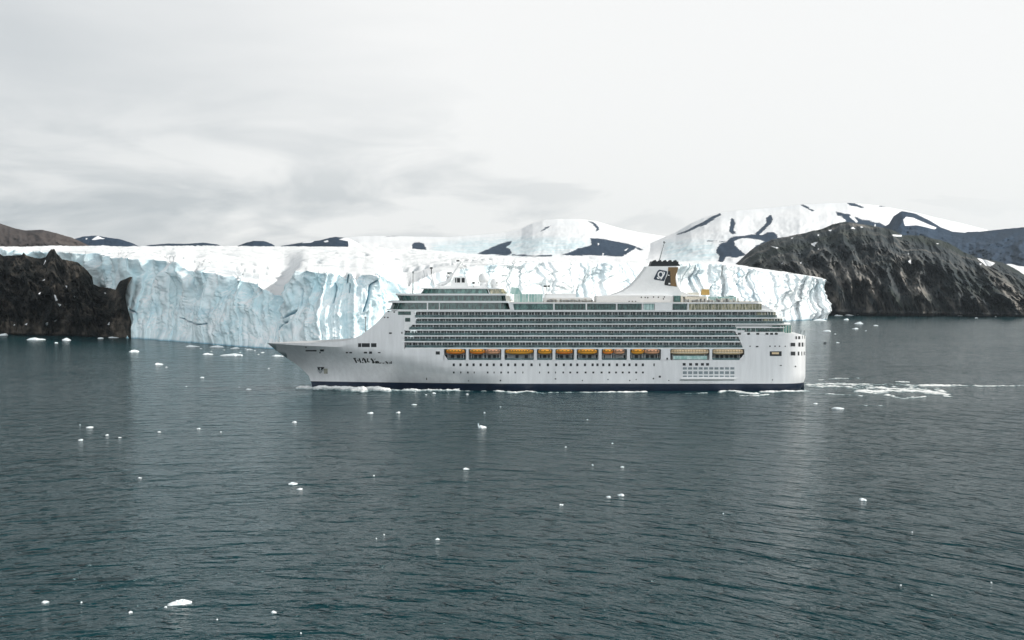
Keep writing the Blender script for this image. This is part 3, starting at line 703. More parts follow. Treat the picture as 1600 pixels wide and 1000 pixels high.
# hull: lofted stations, upper edge follows the traced profile
top_prof = [(417, 536), (440, 535), (480, 534.2), (545, 531.8), (556, 528), (570, 521), (590, 505), (600, 495), (607, 485), (611, 481.5), (632, 484.5)]
xt = [L(a, b, 0 if a < 500 else -9)[0] for a, b in top_prof]; zt_ = [L(a, b, 0 if a < 500 else -10)[2] for a, b in top_prof]
x632 = lx(632); x694 = lx(694); x1163 = lx(1163); ZP = lz(562.5); ZB = lz(545); ZAFT = lz(521)
def topz(x, side):
    if x < x632 - 1e-4 or (abs(x - x632) < 1e-3 and side == 0): return float(np.interp(x, xt, zt_))
    if x < x1163 - 1e-4 or (abs(x - x1163) < 1e-3 and side == 0): return ZB
    return float(np.interp(x, [x1163, lx(1247), XS], [ZAFT, ZAFT, lz(527)]))
st = []
xs_ = sorted(set([stem_pts[0][0] + d for d in (0.05, .6, 1.5, 3, 5, 7.5, 10, 13, 16, 20, 24, 28, 32, 36, 40, 44, 48, 52, 56, 60)] + list(np.arange(x632 + 6, x1163 - 3, 9)) + [x694, XS - .02, XS - .3, XS - .9, XS - 1.8, XS - 3, XS - 4.5, XS - 6.5, XS - 9, XS - 12, XS - 15, XS - 18] + list(np.arange(x1163 + 4, XS - 19, 4))))
for x in xs_: st.append((x, 1))
st += [(x632, 0), (x632, 1), (x1163, 0), (x1163, 1)]
st.sort()
low = [-2.5, 0, 2, ZBOOT - .01, ZBOOT, 6, 8, 10, 12, ZP]
hull = MB(); boot = MB()
rings = []
for x, side in st:
    kn = knuckle(x); tz = topz(x, side); kn = min(kn, tz)
    lv = low + [ZP + (kn - ZP) * .5, kn, kn + (tz - kn) * .5, tz]
    pts = []
    for i, z in enumerate(lv):
        zz = z if i <= 11 else kn
        b = hbr(x, min(zz, kn))
        xb = xstem(z) if i <= 11 else xstem(kn)
        pts.append((max(x, xb), b, z))
    rings.append(pts)
n = len(low) + 4
for sgn in (-1, 1):
    for i in range(len(rings) - 1):
        A, B = rings[i], rings[i + 1]
        xm = (st[i][0] + st[i + 1][0]) / 2
        for j in range(n - 1):
            if sgn == -1 and x694 < xm < x1163 and j >= 9: continue        # boat deck opening on the near side
            q = [(A[j][0], sgn * A[j][1], A[j][2]), (B[j][0], sgn * B[j][1], B[j][2]), (B[j + 1][0], sgn * B[j + 1][1], B[j + 1][2]), (A[j + 1][0], sgn * A[j + 1][1], A[j + 1][2])]
            (boot if j < 4 and B[j + 1][2] <= ZBOOT + .01 else hull).poly(q)
for i in range(len(rings) - 1):         # weather deck and sloping front
    A, B = rings[i][-1], rings[i + 1][-1]
    hull.poly([(A[0], -A[1], A[2]), (B[0], -B[1], B[2]), (B[0], B[1], B[2]), (A[0], A[1], A[2])])
def weld(o, d=1e-4):
    import bmesh
    bm = bmesh.new(); bm.from_mesh(o.data); bmesh.ops.remove_doubles(bm, verts=bm.verts, dist=d)
    bmesh.ops.dissolve_degenerate(bm, dist=1e-5, edges=bm.edges); bmesh.ops.recalc_face_normals(bm, faces=bm.faces)
    for f in bm.faces: f.smooth = True
    for e in bm.edges:
        if len(e.link_faces) == 2 and e.calc_face_angle(0) > RAD(24): e.smooth = False
    bm.to_mesh(o.data); bm.free()
hull_o = part(hull, 'hull', 'hull'); weld(hull_o)
boot_o = part(boot, 'waterline_band', 'navy', hull_o); weld(boot_o)
def hull_pt(px, py, out=.05):
    """point on the near hull side seen at (px, py)"""
    yl = -HB
    for _ in range(12):
        x, _y, z = L(px, py, yl); yl = -hbr(x, min(z, knuckle(x)))
    return (x, yl - out, z)
def patch(mb, px0, px1, py0, py1, out=.06, nseg=None):
    """thin plate laid on the hull side"""
    k = nseg or max(1, int((px1 - px0) / 5))
    for i in range(k):
        a = px0 + (px1 - px0) * i / k; b = px0 + (px1 - px0) * (i + 1) / k
        o4 = [hull_pt(a, py1, out), hull_pt(b, py1, out), hull_pt(b, py0, out), hull_pt(a, py0, out)]
        i4 = [hull_pt(a, py1, -.1), hull_pt(b, py1, -.1), hull_pt(b, py0, -.1), hull_pt(a, py0, -.1)]
        mb.loft([i4, o4])
    return mb
# hull windows and ports
def ports(name, lst, mat, h=3.6, y=None, label=None):
    for (px, py, w, hh) in lst:
        part(patch(MB(), px - w / 2, px + w / 2, py - hh / 2, py + hh / 2), name, mat, hull_o)
up = [709, 719.5, 730, 740, 751, 761, 771.5, 783, 794, 805, 817, 830.5, 843.5, 856, 869, 881, 892, 902, 914, 926, 933.5, 942.5, 952, 964, 975, 983.5, 994, 1004.5, 1022]
ports('window', [(x, 570, 3.4 if i not in (12, 28) else 2, 4.2) for i, x in enumerate(up)], 'dark')
lo = [709, 720, 731, 741, 762, 772, 783, 794, 805, 817, 843, 857, 868, 880, 891, 902, 915, 927, 940, 952, 962.5, 973, 983, 994, 1004.5]
ports('porthole', [(x, 582, 1.5 if i in (1, 3, 5, 9, 10, 12) else 2.4 if i < 14 else 3.0, 2.8) for i, x in enumerate(lo)], 'dark')
ports('porthole', [(732, 595, 1.5, 1.2), (782, 594.5, 2, 1.8), (868, 592, 2.4, 1.8), (910, 594.5, 1.6, 1.6), (950, 593, 1.6, 1.6), (984, 594.5, 1.8, 1.8), (994, 593, 1.4, 1.8), (1021, 591.5, 2.2, 2.2), (1031, 588.5, 3.4, 3), (666.5, 592, 1.4, 3.2), (1045, 594.5, 1.6, 1.4), (1172, 541, 2, 1.6), (1183, 541.5, 4, 2), (1203, 541, 2, 2), (1211, 541, 2, 2), (1218, 541, 2, 2), (1227, 541, 1.6, 1.6), (1220, 571, 3, 1.4), (1243, 572.5, 2, 2), (1207, 593.5, 1.4, 2), (500, 551, 2, 2), (542, 551, 3, 2), (548, 551, 4, 2), (571, 551, 5, 2.6), (579, 551, 4.6, 3.6), (592.5, 551, 4, 1.6), (478, 542.5, 2, 1.4), (628, 520, 1.8, 2.6), (592, 500, 0.01, 0.01)][:-1], 'dark')
ports('window', [(610, 520.5, 4.2, 2.2), (607, 486.5, 3, 2), (616, 487.5, 2.4, 2), (601, 495.8, 2, 2), (606, 496, 2.4, 2)], 'dark')
ports('mooring_opening', [(486, 548, 17, 2.0), (503, 547.6, 6, 3)], 'dark')
ports('window', [(562, 539.3, 5, 6), (571.5, 539.3, 12.5, 6), (584, 539.3, 8.5, 6)], 'dark')
ports('window', [(684, 551.5, 6.4, 5), (1042.5, 560.5, 2.6, 3)], 'dark')
ports('window', [(632, 489.3, 20, 5.4)], 'glass')
ports('window', [(637, 499.6, 8, 6)], 'glass')
# aft side grid of louvres and the white ledge below it
for r_, (py, hh) in enumerate(((575.6, 3.6), (582.3, 4.4), (588, 2.2))):
    for i in range(10):
        px = 1070 + i * 8.25
        part(patch(MB(), px - 3.1, px + 3.1, py - hh / 2, py + hh / 2), 'vent_grille', 'louvre', hull_o)
ports('window', [(x, 569.3, 4.6, 4) for x in (1069, 1079, 1088.5, 1097.5, 1105.5)], 'dark')
part(patch(MB(), 1064, 1150, 590.6, 592.4, .9), 'fender_ledge', 'white', hull_o)
part(patch(MB(), 1062, 1147, 593, 594.6, .25), 'fender_painted_shadow', 'grey', hull_o)  # shadow below the ledge, painted as a grey strip
# stern quarter openings
ports('stern_window', [(1212, 552.6, 18.5, 7.4), (1239, 538.4, 7, 5.6), (1249.2, 538.4, 3, 6.4), (1254, 538.4, 2.6, 6.4), (1258, 538.6, 1.8, 5), (1239.2, 552.4, 7, 6), (1250, 552.4, 6.8, 6), (1257, 552.2, 2, 5.6), (1246.8, 527.6, 7, 4.6), (1255.5, 526.8, 4, 5)], 'dark')
part(patch(MB(), 1206, 1217, 550.4, 553.4, .12), 'mooring_gear', 'tan', hull_o)
# anchor pocket and anchor
part(patch(MB(), 494, 510, 571.5, 573.2, .35, 3), 'anchor_shelf', 'hull', hull_o)
ap = MB(); a4 = [hull_pt(495.5, 573.6, .1), hull_pt(507, 573.6, .1), hull_pt(503, 580, .1), hull_pt(500, 584, .1)]
ap.loft([[hull_pt(495.5, 573.6, -.2), hull_pt(507, 573.6, -.2), hull_pt(503, 580, -.2), hull_pt(500, 584, -.2)], a4]); part(ap, 'anchor_pocket', 'dark', hull_o)
an = MB(); an.tube(hull_pt(501, 575, .5), hull_pt(500.4, 582, .5), .35); an.tube(hull_pt(496.5, 577.5, .5), hull_pt(500.4, 582, .5), .3, .45); an.tube(hull_pt(505, 577.5, .5), hull_pt(500.4, 582, .5), .3, .45)
part(an, 'anchor', 'grey', hull_o)
part(patch(MB(), 506, 512, 576, 584, .04, 2), 'rust_stain', paint('rust_stain', (0.30, 0.30, 0.25), .7, .4, .5), hull_o)
# ship's name as it reads in the photograph: slanting capitals, then a small word
def stroke(mb, pts, w):
    for (x0, y0), (x1, y1) in zip(pts[:-1], pts[1:]):
        a = (545 + x0 / 21.33, 550 + y0 / 21.33); b = (545 + x1 / 21.33, 550 + y1 / 21.33)
        dx, dy = b[0] - a[0], b[1] - a[1]; l = math.hypot(dx, dy); w = w * 1.2; nx_, ny_ = -dy / l * w / 2, dx / l * w / 2
        c = [(a[0] + nx_, a[1] + ny_), (b[0] + nx_, b[1] + ny_), (b[0] - nx_, b[1] - ny_), (a[0] - nx_, a[1] - ny_)]
        mb.loft([[hull_pt(*q, -.05) for q in c], [hull_pt(*q, .09) for q in c]])
for strokes in ([([(150, 215), (235, 212)], 1.3), ([(185, 215), (262, 362)], 2.0)],
                [([(290, 262), (330, 312)], 1.2), ([(345, 212), (402, 362)], 1.8)],
                [([(462, 215), (470, 262), (455, 300)], 1.2), ([(462, 215), (520, 235), (575, 360)], 1.8), ([(440, 352), (492, 358)], 1.1)],
                [([(618, 222), (632, 330)], 1.6), ([(632, 330), (695, 334)], 1.1), ([(620, 224), (650, 222)], 1.)],
                [([(735, 222), (780, 262), (842, 376)], 1.9), ([(780, 374), (808, 318)], 1.2), ([(880, 226), (860, 262)], .9)]):
    mb = MB()
    for p_, w_ in strokes: stroke(mb, p_, w_)
    part(mb, 'name_letter', 'black', hull_o)
for strokes in ([([(895, 312), (898, 380)], 1.6), ([(895, 314), (935, 320), (940, 380)], 1.3), ([(940, 318), (985, 316), (985, 380)], 1.4)],
                [([(1010, 372), (1085, 368)], .9)], [([(1125, 376), (1185, 372)], .9)],
                [([(1235, 308), (1250, 340), (1300, 376), (1310, 378)], 1.5)], [([(1345, 366), (1395, 362), (1425, 372)], 1.2), ([(1418, 308), (1424, 390)], .9)]):
    mb = MB()
    for p_, w_ in strokes: stroke(mb, p_, w_)
    part(mb, 'name_letter', 'black', hull_o)

# ---- boat deck
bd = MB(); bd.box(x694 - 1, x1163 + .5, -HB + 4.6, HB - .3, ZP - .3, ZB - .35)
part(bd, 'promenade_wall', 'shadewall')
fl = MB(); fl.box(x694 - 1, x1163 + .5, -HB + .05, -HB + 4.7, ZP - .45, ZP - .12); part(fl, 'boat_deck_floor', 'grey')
opens = [(694, 728.5), (732, 783.5), (788, 834.6), (838.6, 863.7), (867.5, 897.5), (901, 935.6), (940, 980), (984.4, 1033), (1047, 1109), (1112.7, 1163)]
pe = [694.0] + [x for o in opens for x in o][1:-1] + [1163.0]
gaps = [(opens[i][1], opens[i + 1][0]) for i in range(len(opens) - 1)]
for i, (a, b) in enumerate(gaps):
    ch = 1.5
    P = lambda q, r: (lx(q), lz(r))
    poly = [P(a, 563), P(b, 563), P(b, 563), P(b, 545), P(a, 545), P(a, 563)]
    mb = MB(); mb.prism([P(a - ch, 562.9), P(b + ch, 562.9), P(b + .2, 560.6), P(b + .2, 547), P(b + ch, 544.6), P(a - ch, 544.6), P(a - .2, 547), P(a - .2, 560.6)], -HB, -HB + .5)
    part(mb, 'boat_deck_pillar', 'hull')
mb = MB(); mb.prism([P(693, 562.9), P(700, 562.9), P(694.6, 555), P(693, 555)], -HB, -HB + .5); part(mb, 'boat_deck_pillar', 'hull')
mb = MB(); mb.prism([P(1155, 562.9), P(1163.2, 562.9), P(1163.2, 553)], -HB, -HB + .5); part(mb, 'boat_deck_pillar', 'hull')
# things behind the boats: stanchions, dark doors, glass of the promenade
for i, (a, b) in enumerate(opens):
    if i in (8,):
        mb = MB(); mb.box(lx(a + 5), lx(b - 4), -HB + .3, -HB + .6, lz(561.8), lz(556)); part(mb, 'promenade_screen', 'glass_pale'); continue
    k = max(3, int((b - a) / 7))
    w = (b - a) / k
    for j in range(k):
        c = a + (j + .5) * w + random.uniform(-.8, .8)
        if i in (2, 6) and j % 2: continue
        mb = MB(); mb.box(lx(c - w * .32), lx(c + w * .32), -HB + 4.4, -HB + 4.58, lz(562), lz(555.5)); part(mb, 'promenade_door', 'dark')
    mb = MB(); mb.box(lx(a + 1), lx(b - 1), -HB + .55, -HB + .6, ZP - .1, ZP + .95); part(mb, 'promenade_railing', 'rail')

# ---- balcony decks
def slab_pts(x0, x1, hw, ra, n=9):
    pts = [(x0, -hw), (x1 - ra, -hw)]
    for t in np.linspace(0, 1, n)[1:]:
        a = t * math.pi / 2
        pts.append((x1 - ra + ra * math.sin(a), -hw * (1 - (1 - math.cos(a)) * .62)))
    return pts + [(x, -y) for x, y in pts[::-1]]
def slab(mb, x0, x1, z0, z1, hw=HB, ra=0.01, rf=0.01):
    p = slab_pts(x0 + rf, x1, hw, ra)
    if rf > .1:
        q = [(x0 + rf - (x - (x1 - ra)) * rf / ra if False else 0, 0) for x, y in p][:0]
        front = []
        for t in np.linspace(1, 0, 9):
            a = t * math.pi / 2; front.append((x0 + rf - rf * math.sin(a), -hw * (1 - (1 - math.cos(a)) * .62)))
        front_m = [(x, -y) for x, y in front[::-1]]
        p = front[:-1] + p + front_m[1:]
    mb.loft([[(x, y, z0) for x, y in p], [(x, y, z1) for x, y in p]]); return mb
rows = [(487, 496.2, 647, 1222, 12), (497.8, 505.6, 648, 1233, 12), (507.2, 514.8, 638, 1247, 10), (516.6, 524, 631, 1150, 0), (525.8, 533, 626, 1155, 0), (534.8, 543.2, 633, 1161, 0)]
slabs = [(484.4, 487, 620, 1226, 12), (496.2, 497.8, 646, 1236, 12), (505.6, 507.2, 636, 1241, 10), (514.8, 516.6, 632, 1150, 0), (524, 525.8, 626, 1155, 0), (533, 534.8, 626, 1160, 0), (543.2, 545.4, 632, 1163.5, 0)]
for a, b, x0, x1, ra in slabs:
    part(slab(MB(), lx(x0) + .3, lx(x1), lz(b), lz(a), HB + .06, ra or .01), 'deck_slab', 'slab')
core = MB()
for a, b, x0, x1, ra in rows:
    slab(core, lx(x0) + (1 if x0 > 632 else 6), lx(x1) - (3.5 if ra else .8), lz(b) - .02, lz(a) + .02, HB - 1.9, ra or .01)
part(core, 'cabin_block', 'white')
bays = []; divs = []
for r_, (a, b, x0, x1, ra) in enumerate(rows):
    pitch = 9.35
    x = x0 + 1.2; i = 0
    endx = x1 - (9 if ra else 2)
    if r_ == 2: endx = 1150
    while x + 4 < endx:
        w = min(pitch, endx - x)
        bays.append((r_, x + .8, x + w - .8, a + .9, b - .2))
        divs.append((r_, x, a, b)); x += pitch; i += 1
def split(items, name, fn, mat):
    items = sorted(items, key=lambda q: -q[0])
    for it in items[:96]: part(fn(MB(), it), name, mat)
    mb = MB()
    for it in items[96:]: fn(mb, it)
    part(mb, name, mat, kind='stuff')
def f_bay(mb, q):
    r_, a, b, c, d = q
    # sliding door panes with a white frame gap between, recessed behind the balcony
    m_ = a + (b - a) * random.choice((.5, .6, .45))
    mb.box(lx(a), lx(m_ - .25), -HB + 1.8, -HB + 1.88, lz(d), lz(c)); mb.box(lx(m_ + .25), lx(b), -HB + 1.8, -HB + 1.88, lz(d), lz(c)); return mb
split(bays, 'balcony_door', f_bay, 'cabin')
def f_div(mb, q):
    r_, x, a, b = q
    mb.box(lx(x) - .07, lx(x) + .07, -HB + (.15 if r_ > 2 else .5), -HB + 1.9, lz(b), lz(a)); return mb
split(divs, 'balcony_divider', f_div, 'slab')
for r_, (a, b, x0, x1, ra) in enumerate(rows):
    mb = MB(); e = (1150 if r_ == 2 else x1 - (8 if ra else 1))
    mb.box(lx(x0 + 1), lx(e), -HB + .02, -HB + .08, lz(b), lz(b) + 1.15); part(mb, 'balcony_railing', 'rail')
    mb = MB(); mb.box(lx(x0 + 1), lx(e), -HB - .0, -HB + .1, lz(b) + 1.16, lz(b) + 1.26); part(mb, 'handrail', 'grey')
# people-sized bits of balcony furniture
fur = MB()
for k in range(150):
    r_, x, a, b = random.choice(divs); x = lx(x) + random.uniform(.8, 2.2)
    fur.box(x, x + .55, -HB + .5, -HB + 1.0, lz(b), lz(b) + random.choice((.5, .9, 1.35)))
part(fur, 'balcony_furniture', 'cream', kind='stuff')
# aft arcade on deck three and the rounded stern lounges
for i, x in enumerate(np.arange(1152, 1224, 7.2)):
    mb = MB(); mb.box(lx(x), lx(x + 6.4), -HB + .3, -HB + .4, lz(518.4), lz(512.6)); part(mb, 'arcade_window', 'glass')
    mb = MB(); mb.box(lx(x + .8), lx(x + 5.4), -HB - .05, -HB + .05, lz(523), lz(520)); 
    if i in (0, 2, 4, 6, 7, 8): part(mb, 'arcade_window', 'dark')
w3 = MB(); w3.box(lx(1150), lx(1226), -HB, -HB + .3, lz(521.6), lz(518.6)); w3.box(lx(1150), lx(1226), -HB, -HB + .3, lz(512.4), lz(511)); part(w3, 'arcade_wall', 'white')
for (a, b, x1, mat) in ((488, 495.6, 1218.5, 'beige_glass'), (498.6, 505, 1229, 'beige_glass'), (509, 520.6, 1243, 'glass_green')):
    mb = slab(MB(), lx(x1 - 24), lx(x1), lz(b), lz(a), HB - .8, 11); part(mb, 'stern_lounge_window', mat)
    fr = MB()
    for k in range(5):
        xx = lx(x1 - 23 + k * 4.2); hw = HB - .76 if k < 4 else HB - 1.4
        fr.box(xx, xx + .25, -hw, -hw + .2, lz(b), lz(a))
    part(fr, 'window_frame', 'cream')
part(slab(MB(), lx(1150), lx(1249), lz(522), lz(520.8), HB + .05, 9), 'deck_slab', 'slab')
# diagonal end of the balcony recess
mb = MB(); mb.prism([(lx(1147), lz(516)), (lx(1163.3), lz(516)), (lx(1163.3), lz(545)), (lx(1161.5), lz(545)), (lx(1153), lz(524))], -HB - .02, -HB + 2.2); part(mb, 'recess_end_wall', 'hull')
# forward end of the balconies, stepped white screens
mb = MB(); mb.prism([(lx(642), lz(487)), (lx(647), lz(487)), (lx(650), lz(497)), (lx(650), lz(506)), (lx(645), lz(507)), (lx(637), lz(516)), (lx(630), lz(516)), (lx(630), lz(487))], -HB + .02, -HB + 1.9); part(mb, 'forward_screen', 'white')
ports('window', [], 'dark')

# ---- upper decks
def band(name, mat, x0, x1, py0, py1, hw, s0=0, s1=0, rf=8, ra=3, mull=7, frame='slab'):
    """wrap-round window band: x0/x1 in px at the foot, s0/s1 slant of the ends in px, top inset"""
    z0, z1 = lz(py1, -hw), lz(py0, -hw); a0 = lx(x0, -hw * .4); a1 = lx(x1, -hw)
    b0 = lx(x0 + s0, -hw * .4); b1 = lx(x1 + s1, -hw)
    def ring_(xa, xb, z, h):
        p = []
        for t in np.linspace(1, 0, 8): a = t * math.pi / 2; p.append((xa + rf - rf * math.sin(a), -h * (1 - (1 - math.cos(a)) * .7), z))
        for t in np.linspace(0, 1, 6): a = t * math.pi / 2; p.append((xb - ra + ra * math.sin(a), -h * (1 - (1 - math.cos(a)) * .5), z))
        return p + [(x, -y, z_) for x, y, z_ in p[::-1]]
    r0, r1 = ring_(a0, a1, z0, hw), ring_(b0, b1, z1, hw - .25)
    mb = MB(); mb.loft([r0, r1]); g = part(mb, name, mat)
    fr = MB(); k = int((x1 - x0 - 8) / mull)
    for i in range(k + 1):
        px = x0 + rf * 1.2 + i * mull * (1 + .0 * i)
        if px > x1 - 3: break
        t = (px - x0) / (x1 - x0)
        xa = lx(px, -hw); xb = xa + lx(x0 + s0, 0) - lx(x0, 0) if t < .3 else xa
        if t < .3: xb = xa + (lx(x0 + s0, 0) - lx(x0, 0)) * (1 - t / .3)
        if t > .9: xb = xa + (lx(x1 + s1, 0) - lx(x1, 0)) * ((t - .9) / .1)
        w = .12 if i % 3 else .22
        fr.loft([[(xa, -hw - .03, z0), (xa + w, -hw - .03, z0), (xa + w, -hw + .3, z0), (xa, -hw + .3, z0)],
                 [(xb, -hw + .22, z1), (xb + w, -hw + .22, z1), (xb + w, -hw + .5, z1), (xb, -hw + .5, z1)]])
    part(fr, 'window_frame', 'glass_green', g)
    return g
band('observation_window', 'glass', 609, 798, 473.2, 483.6, HB - .2, 4, -4, 9, 3, 9)
band('observation_window', 'glass', 624, 791, 461.6, 470.2, HB - .7, -4, -1, 9, 3, 9)
band('observation_window', 'glass_green', 657, 764, 451.4, 458.8, HB - 3.5, 5, -3, 8, .5, 9)
band('observation_window', 'beige_glass', 765.5, 793, 451.6, 458.8, HB - 3.6, -3, -6, .4, 2, 5)
part(slab(MB(), lx(604, -7), lx(803), lz(485), lz(483.6), HB + .1, 3, 9), 'deck_slab', 'slab')
part(slab(MB(), lx(606.5, -7), lx(803), lz(473.2), lz(470.2), HB + .05, 3, 10), 'deck_slab', 'slab')
part(slab(MB(), lx(618, -7), lx(800), lz(461.6), lz(458.8), HB - .5, 3, 10), 'deck_slab', 'slab')
part(slab(MB(), lx(658, -7), lx(789, -12), lz(451.4, -12), lz(449.6, -12), HB - 3, 3, 8), 'roof', 'white')
mb = MB(); mb.prism([(lx(791), lz(470.4)), (lx(799), lz(470.4)), (lx(796), lz(462)), (lx(790), lz(462))], -HB + .3, -HB + 6); part(mb, 'end_wall', 'cream')
mb = MB(); mb.prism([(lx(797), lz(484)), (lx(803.5), lz(484)), (lx(801), lz(473)), (lx(794), lz(473))], -HB + .15, -HB + 6); part(mb, 'end_wall', 'white')
mb = MB(); mb.box(lx(667), lx(669), -HB - .05, -HB + .4, lz(483.6), lz(473)); part(mb, 'window_pillar', 'white')
mb = MB(); mb.box(lx(686), lx(687), -HB - .05, -HB + .4, lz(483.6), lz(473)); part(mb, 'window_pillar', 'white')
# lido deck behind the observation lounge
lid = slab(MB(), lx(800), lx(1200), lz(484.6), lz(473.4), HB - 1.2, 4); part(lid, 'lido_wall', 'white')
part(slab(MB(), lx(798), lx(1197), lz(474.4), lz(472.2), HB + .02, 5), 'deck_slab', 'slab')
for a, b, m_ in ((802.5, 864, 'glass_green'), (867, 915, 'glass'), (917.5, 962, 'glass'), (965, 1002, 'glass'), (1006, 1022, 'glass_pale'), (1051, 1073, 'glass'), (1077, 1190, 'beige_glass')):
    mb = MB(); mb.box(lx(a), lx(b), -HB + .5, -HB + .62, lz(484), lz(474.8)); g = part(mb, 'lido_window', m_)
    fr = MB()
    for k in np.arange(a + 3, b - 1, 5.3): fr.box(lx(k), lx(k) + .13, -HB + .38, -HB + .5, lz(484), lz(474.8))
    if b - a > 12: part(fr, 'window_frame', 'glass_green' if m_ != 'beige_glass' else 'cream', g)
lp = MB()
for x in (800.5, 865.5, 916, 963.5, 1004, 1049.5, 1075): lp.box(lx(x - 1), lx(x + 1), -HB - .01, -HB + .45, lz(484.4), lz(474.4))
lp.box(lx(1023), lx(1049), -HB + .05, -HB + .5, lz(484.4), lz(474.4))
part(lp, 'lido_pillars', 'white')
mb = MB(); mb.prism([(lx(1189), lz(484.4)), (lx(1208), lz(484.4)), (lx(1196), lz(478)), (lx(1189), lz(474.6))], -HB + 1, -HB + 20); part(mb, 'aft_screen', 'white')
# open deck floor
part(slab(MB(), lx(797), lx(1196), lz(472.25), lz(472.05), HB - .3, 4), 'open_deck', 'teak')
# glass wind screens of the open deck
for a, b, y_, top_ in ((803, 826, -11, 459.5), (826, 848, -11, 459.5)):
    mb = MB(); mb.box(lx(a, y_), lx(b, y_) - .1, y_, y_ + .12, lz(472, y_), lz(top_, y_)); g = part(mb, 'wind_screen', 'glass_pale')
    fr = MB(); [fr.box(lx(k, y_), lx(k, y_) + .12, y_ - .1, y_, lz(472, y_), lz(top_, y_)) for k in np.arange(a, b, 4.4)]; part(fr, 'screen_frame', 'white', g)
mb = MB(); mb.prism([(lx(797, -5), lz(460, -5)), (lx(816, -5), lz(460, -5)), (lx(810, -5), lz(450, -5)), (lx(799, -5), lz(448.5, -5))], -8, 6); part(mb, 'skylight', 'glass_pale')
mb = MB(); mb.box(lx(850, -9), lx(925, -9), -9, 9, lz(472, -9), lz(465, -9)); mb.box(lx(852, -7), lx(900, -7), -7, 7, lz(465, -9), lz(459, -7)); part(mb, 'pool_house', 'white')
mb = MB(); mb.box(lx(849.5, -8), lx(854.5, -8), -8, -7, lz(448.5, -8), lz(446, -8)); mb.box(lx(855.5, -8), lx(859, -8), -8, -7, lz(448.5, -8), lz(446, -8)); mb.box(lx(853.5, -8), lx(854, -8), -7.6, -7.3, lz(460, -8), lz(448, -8)); part(mb, 'signal_lamps', 'black')
fur = MB()
for k in range(60):
    x = lx(random.uniform(852, 925), -10); fur.box(x, x + .9, -HB + 1.5, -HB + 2.3, lz(471.8), lz(471.8) + random.uniform(.5, 1.5))
for k in range(70):
    x = lx(random.uniform(1066, 1150), -10); fur.box(x, x + .7, -HB + 1.5, -HB + 2.3, lz(471.8), lz(471.8) + random.uniform(.5, 1.9))
part(fur, 'deck_furniture', 'cream', kind='stuff')
# funnel
def FP(px, py, y=-5.5): q = L(px, py, y); return (q[0], q[2])
base = MB(); base.prism([FP(932, 472, -9), FP(1052, 472, -9), FP(1052, 463, -9), FP(1040, 461.5, -9), FP(960, 461.5, -9), FP(932, 463.5, -9)], -9, 9); part(base, 'funnel_house', 'white')
dots = MB()
for px, py in ((1001, 463.5), (1007, 463.8), (1011, 464), (1020, 463), (1027.5, 463.5), (1037, 463), (1035.5, 466), (982, 470), (987, 470), (992, 470)):
    dots.box(lx(px, -9), lx(px + 1.8, -9), -9.06, -9, lz(py + 2, -9), lz(py, -9))
part(dots, 'vent', 'dark')
out = [(930, 463), (955, 461), (972, 455), (986, 446), (998, 433), (1007, 421), (1010, 416), (1060, 416), (1058.5, 424), (1058.5, 434), (1061, 446), (1066, 455), (1078, 460), (1101, 463)]
def frings(hw0, hw1):
    r = []
    for y in (hw0,):
        pass
    near = [(*FP(a, b), b) for a, b in out]
    ring_n = [(x, -(hw1 + (hw0 - hw1) * min(1, (b - 416) / 47)), z) for x, z, b in near]
    ring_nb = [(x + (1.2 if i < 7 else -1.2), -(hw1 + (hw0 - hw1) * min(1, (b - 416) / 47)) + 1.4, z) for i, (x, z, b) in enumerate(near)]
    return ring_n
rn = frings(6.4, 5.2)
fb = MB()
inner = rn; outer_l = [(x, y * .72, z) for x, y, z in rn]
def shrink(r, k, dy):
    cx = sum(p[0] for p in r) / len(r); out_ = []
    for (x, y, z) in r: out_.append((x, dy * (1 if y > 0 else -1) if False else y + dy, z))
    return out_
mid = [(x, 0, z) for x, y, z in rn]
# bevelled sides: full outline at +-80% width, slightly smaller outline at full width
def inset(r, m, y_):
    n_ = len(r); res = []
    for i in range(n_):
        x, y, z = r[i]; res.append((x + (m if i < 7 else -m), y_ * (y / r[0][1]) , z))
    return res
hwb = abs(rn[0][1])
fb.loft([inset(rn, .7, -hwb), inset(rn, 0, -hwb * .86), inset(rn, 0, hwb * .86), inset(rn, .7, hwb)])
fo = part(fb, 'funnel', 'white')
cap = MB(); cap.prism([FP(1016.5, 415.6), FP(1063, 415.2), FP(1062, 413), FP(1060.5, 412), FP(1060.5, 408.6), FP(1019.5, 408), FP(1018, 411)], -4.6, 4.6); part(cap, 'funnel_cap', 'black', fo)
cp = MB(); [cp.tube((lx(x, -3), y_, lz(409, -3)), (lx(x, -3) - .3, y_, lz(406.5, -3)), .6, .55) for x in (1024, 1032, 1040, 1048, 1056) for y_ in (-2.2, 2.2)]; part(cp, 'exhaust_pipe', 'black', fo)
def plate(name, pts, mat, out_=.1, parent=None):
    mb = MB()
    def yy(py): return -(hwb * (5.2 + (6.4 - 5.2) * (py - 416) / 47) / 6.4)
    o4 = []; i4 = []
    for a, b in pts:
        y_ = yy(b); q = L(a, b, y_); o4.append((q[0], y_ - out_, q[2])); i4.append((q[0], y_ + .3, q[2]))
    mb.loft([i4, o4]); return part(mb, name, mat, parent or fo)
S2 = 15.385
def z2(pts): return [(1005 + a / S2, 395 + b / S2) for a, b in pts]
em = plate('emblem', z2([(250, 630), (262, 600), (345, 440), (370, 412), (400, 405), (560, 438), (575, 455), (572, 480), (510, 660), (490, 680), (280, 645)]), 'emblem', .12)
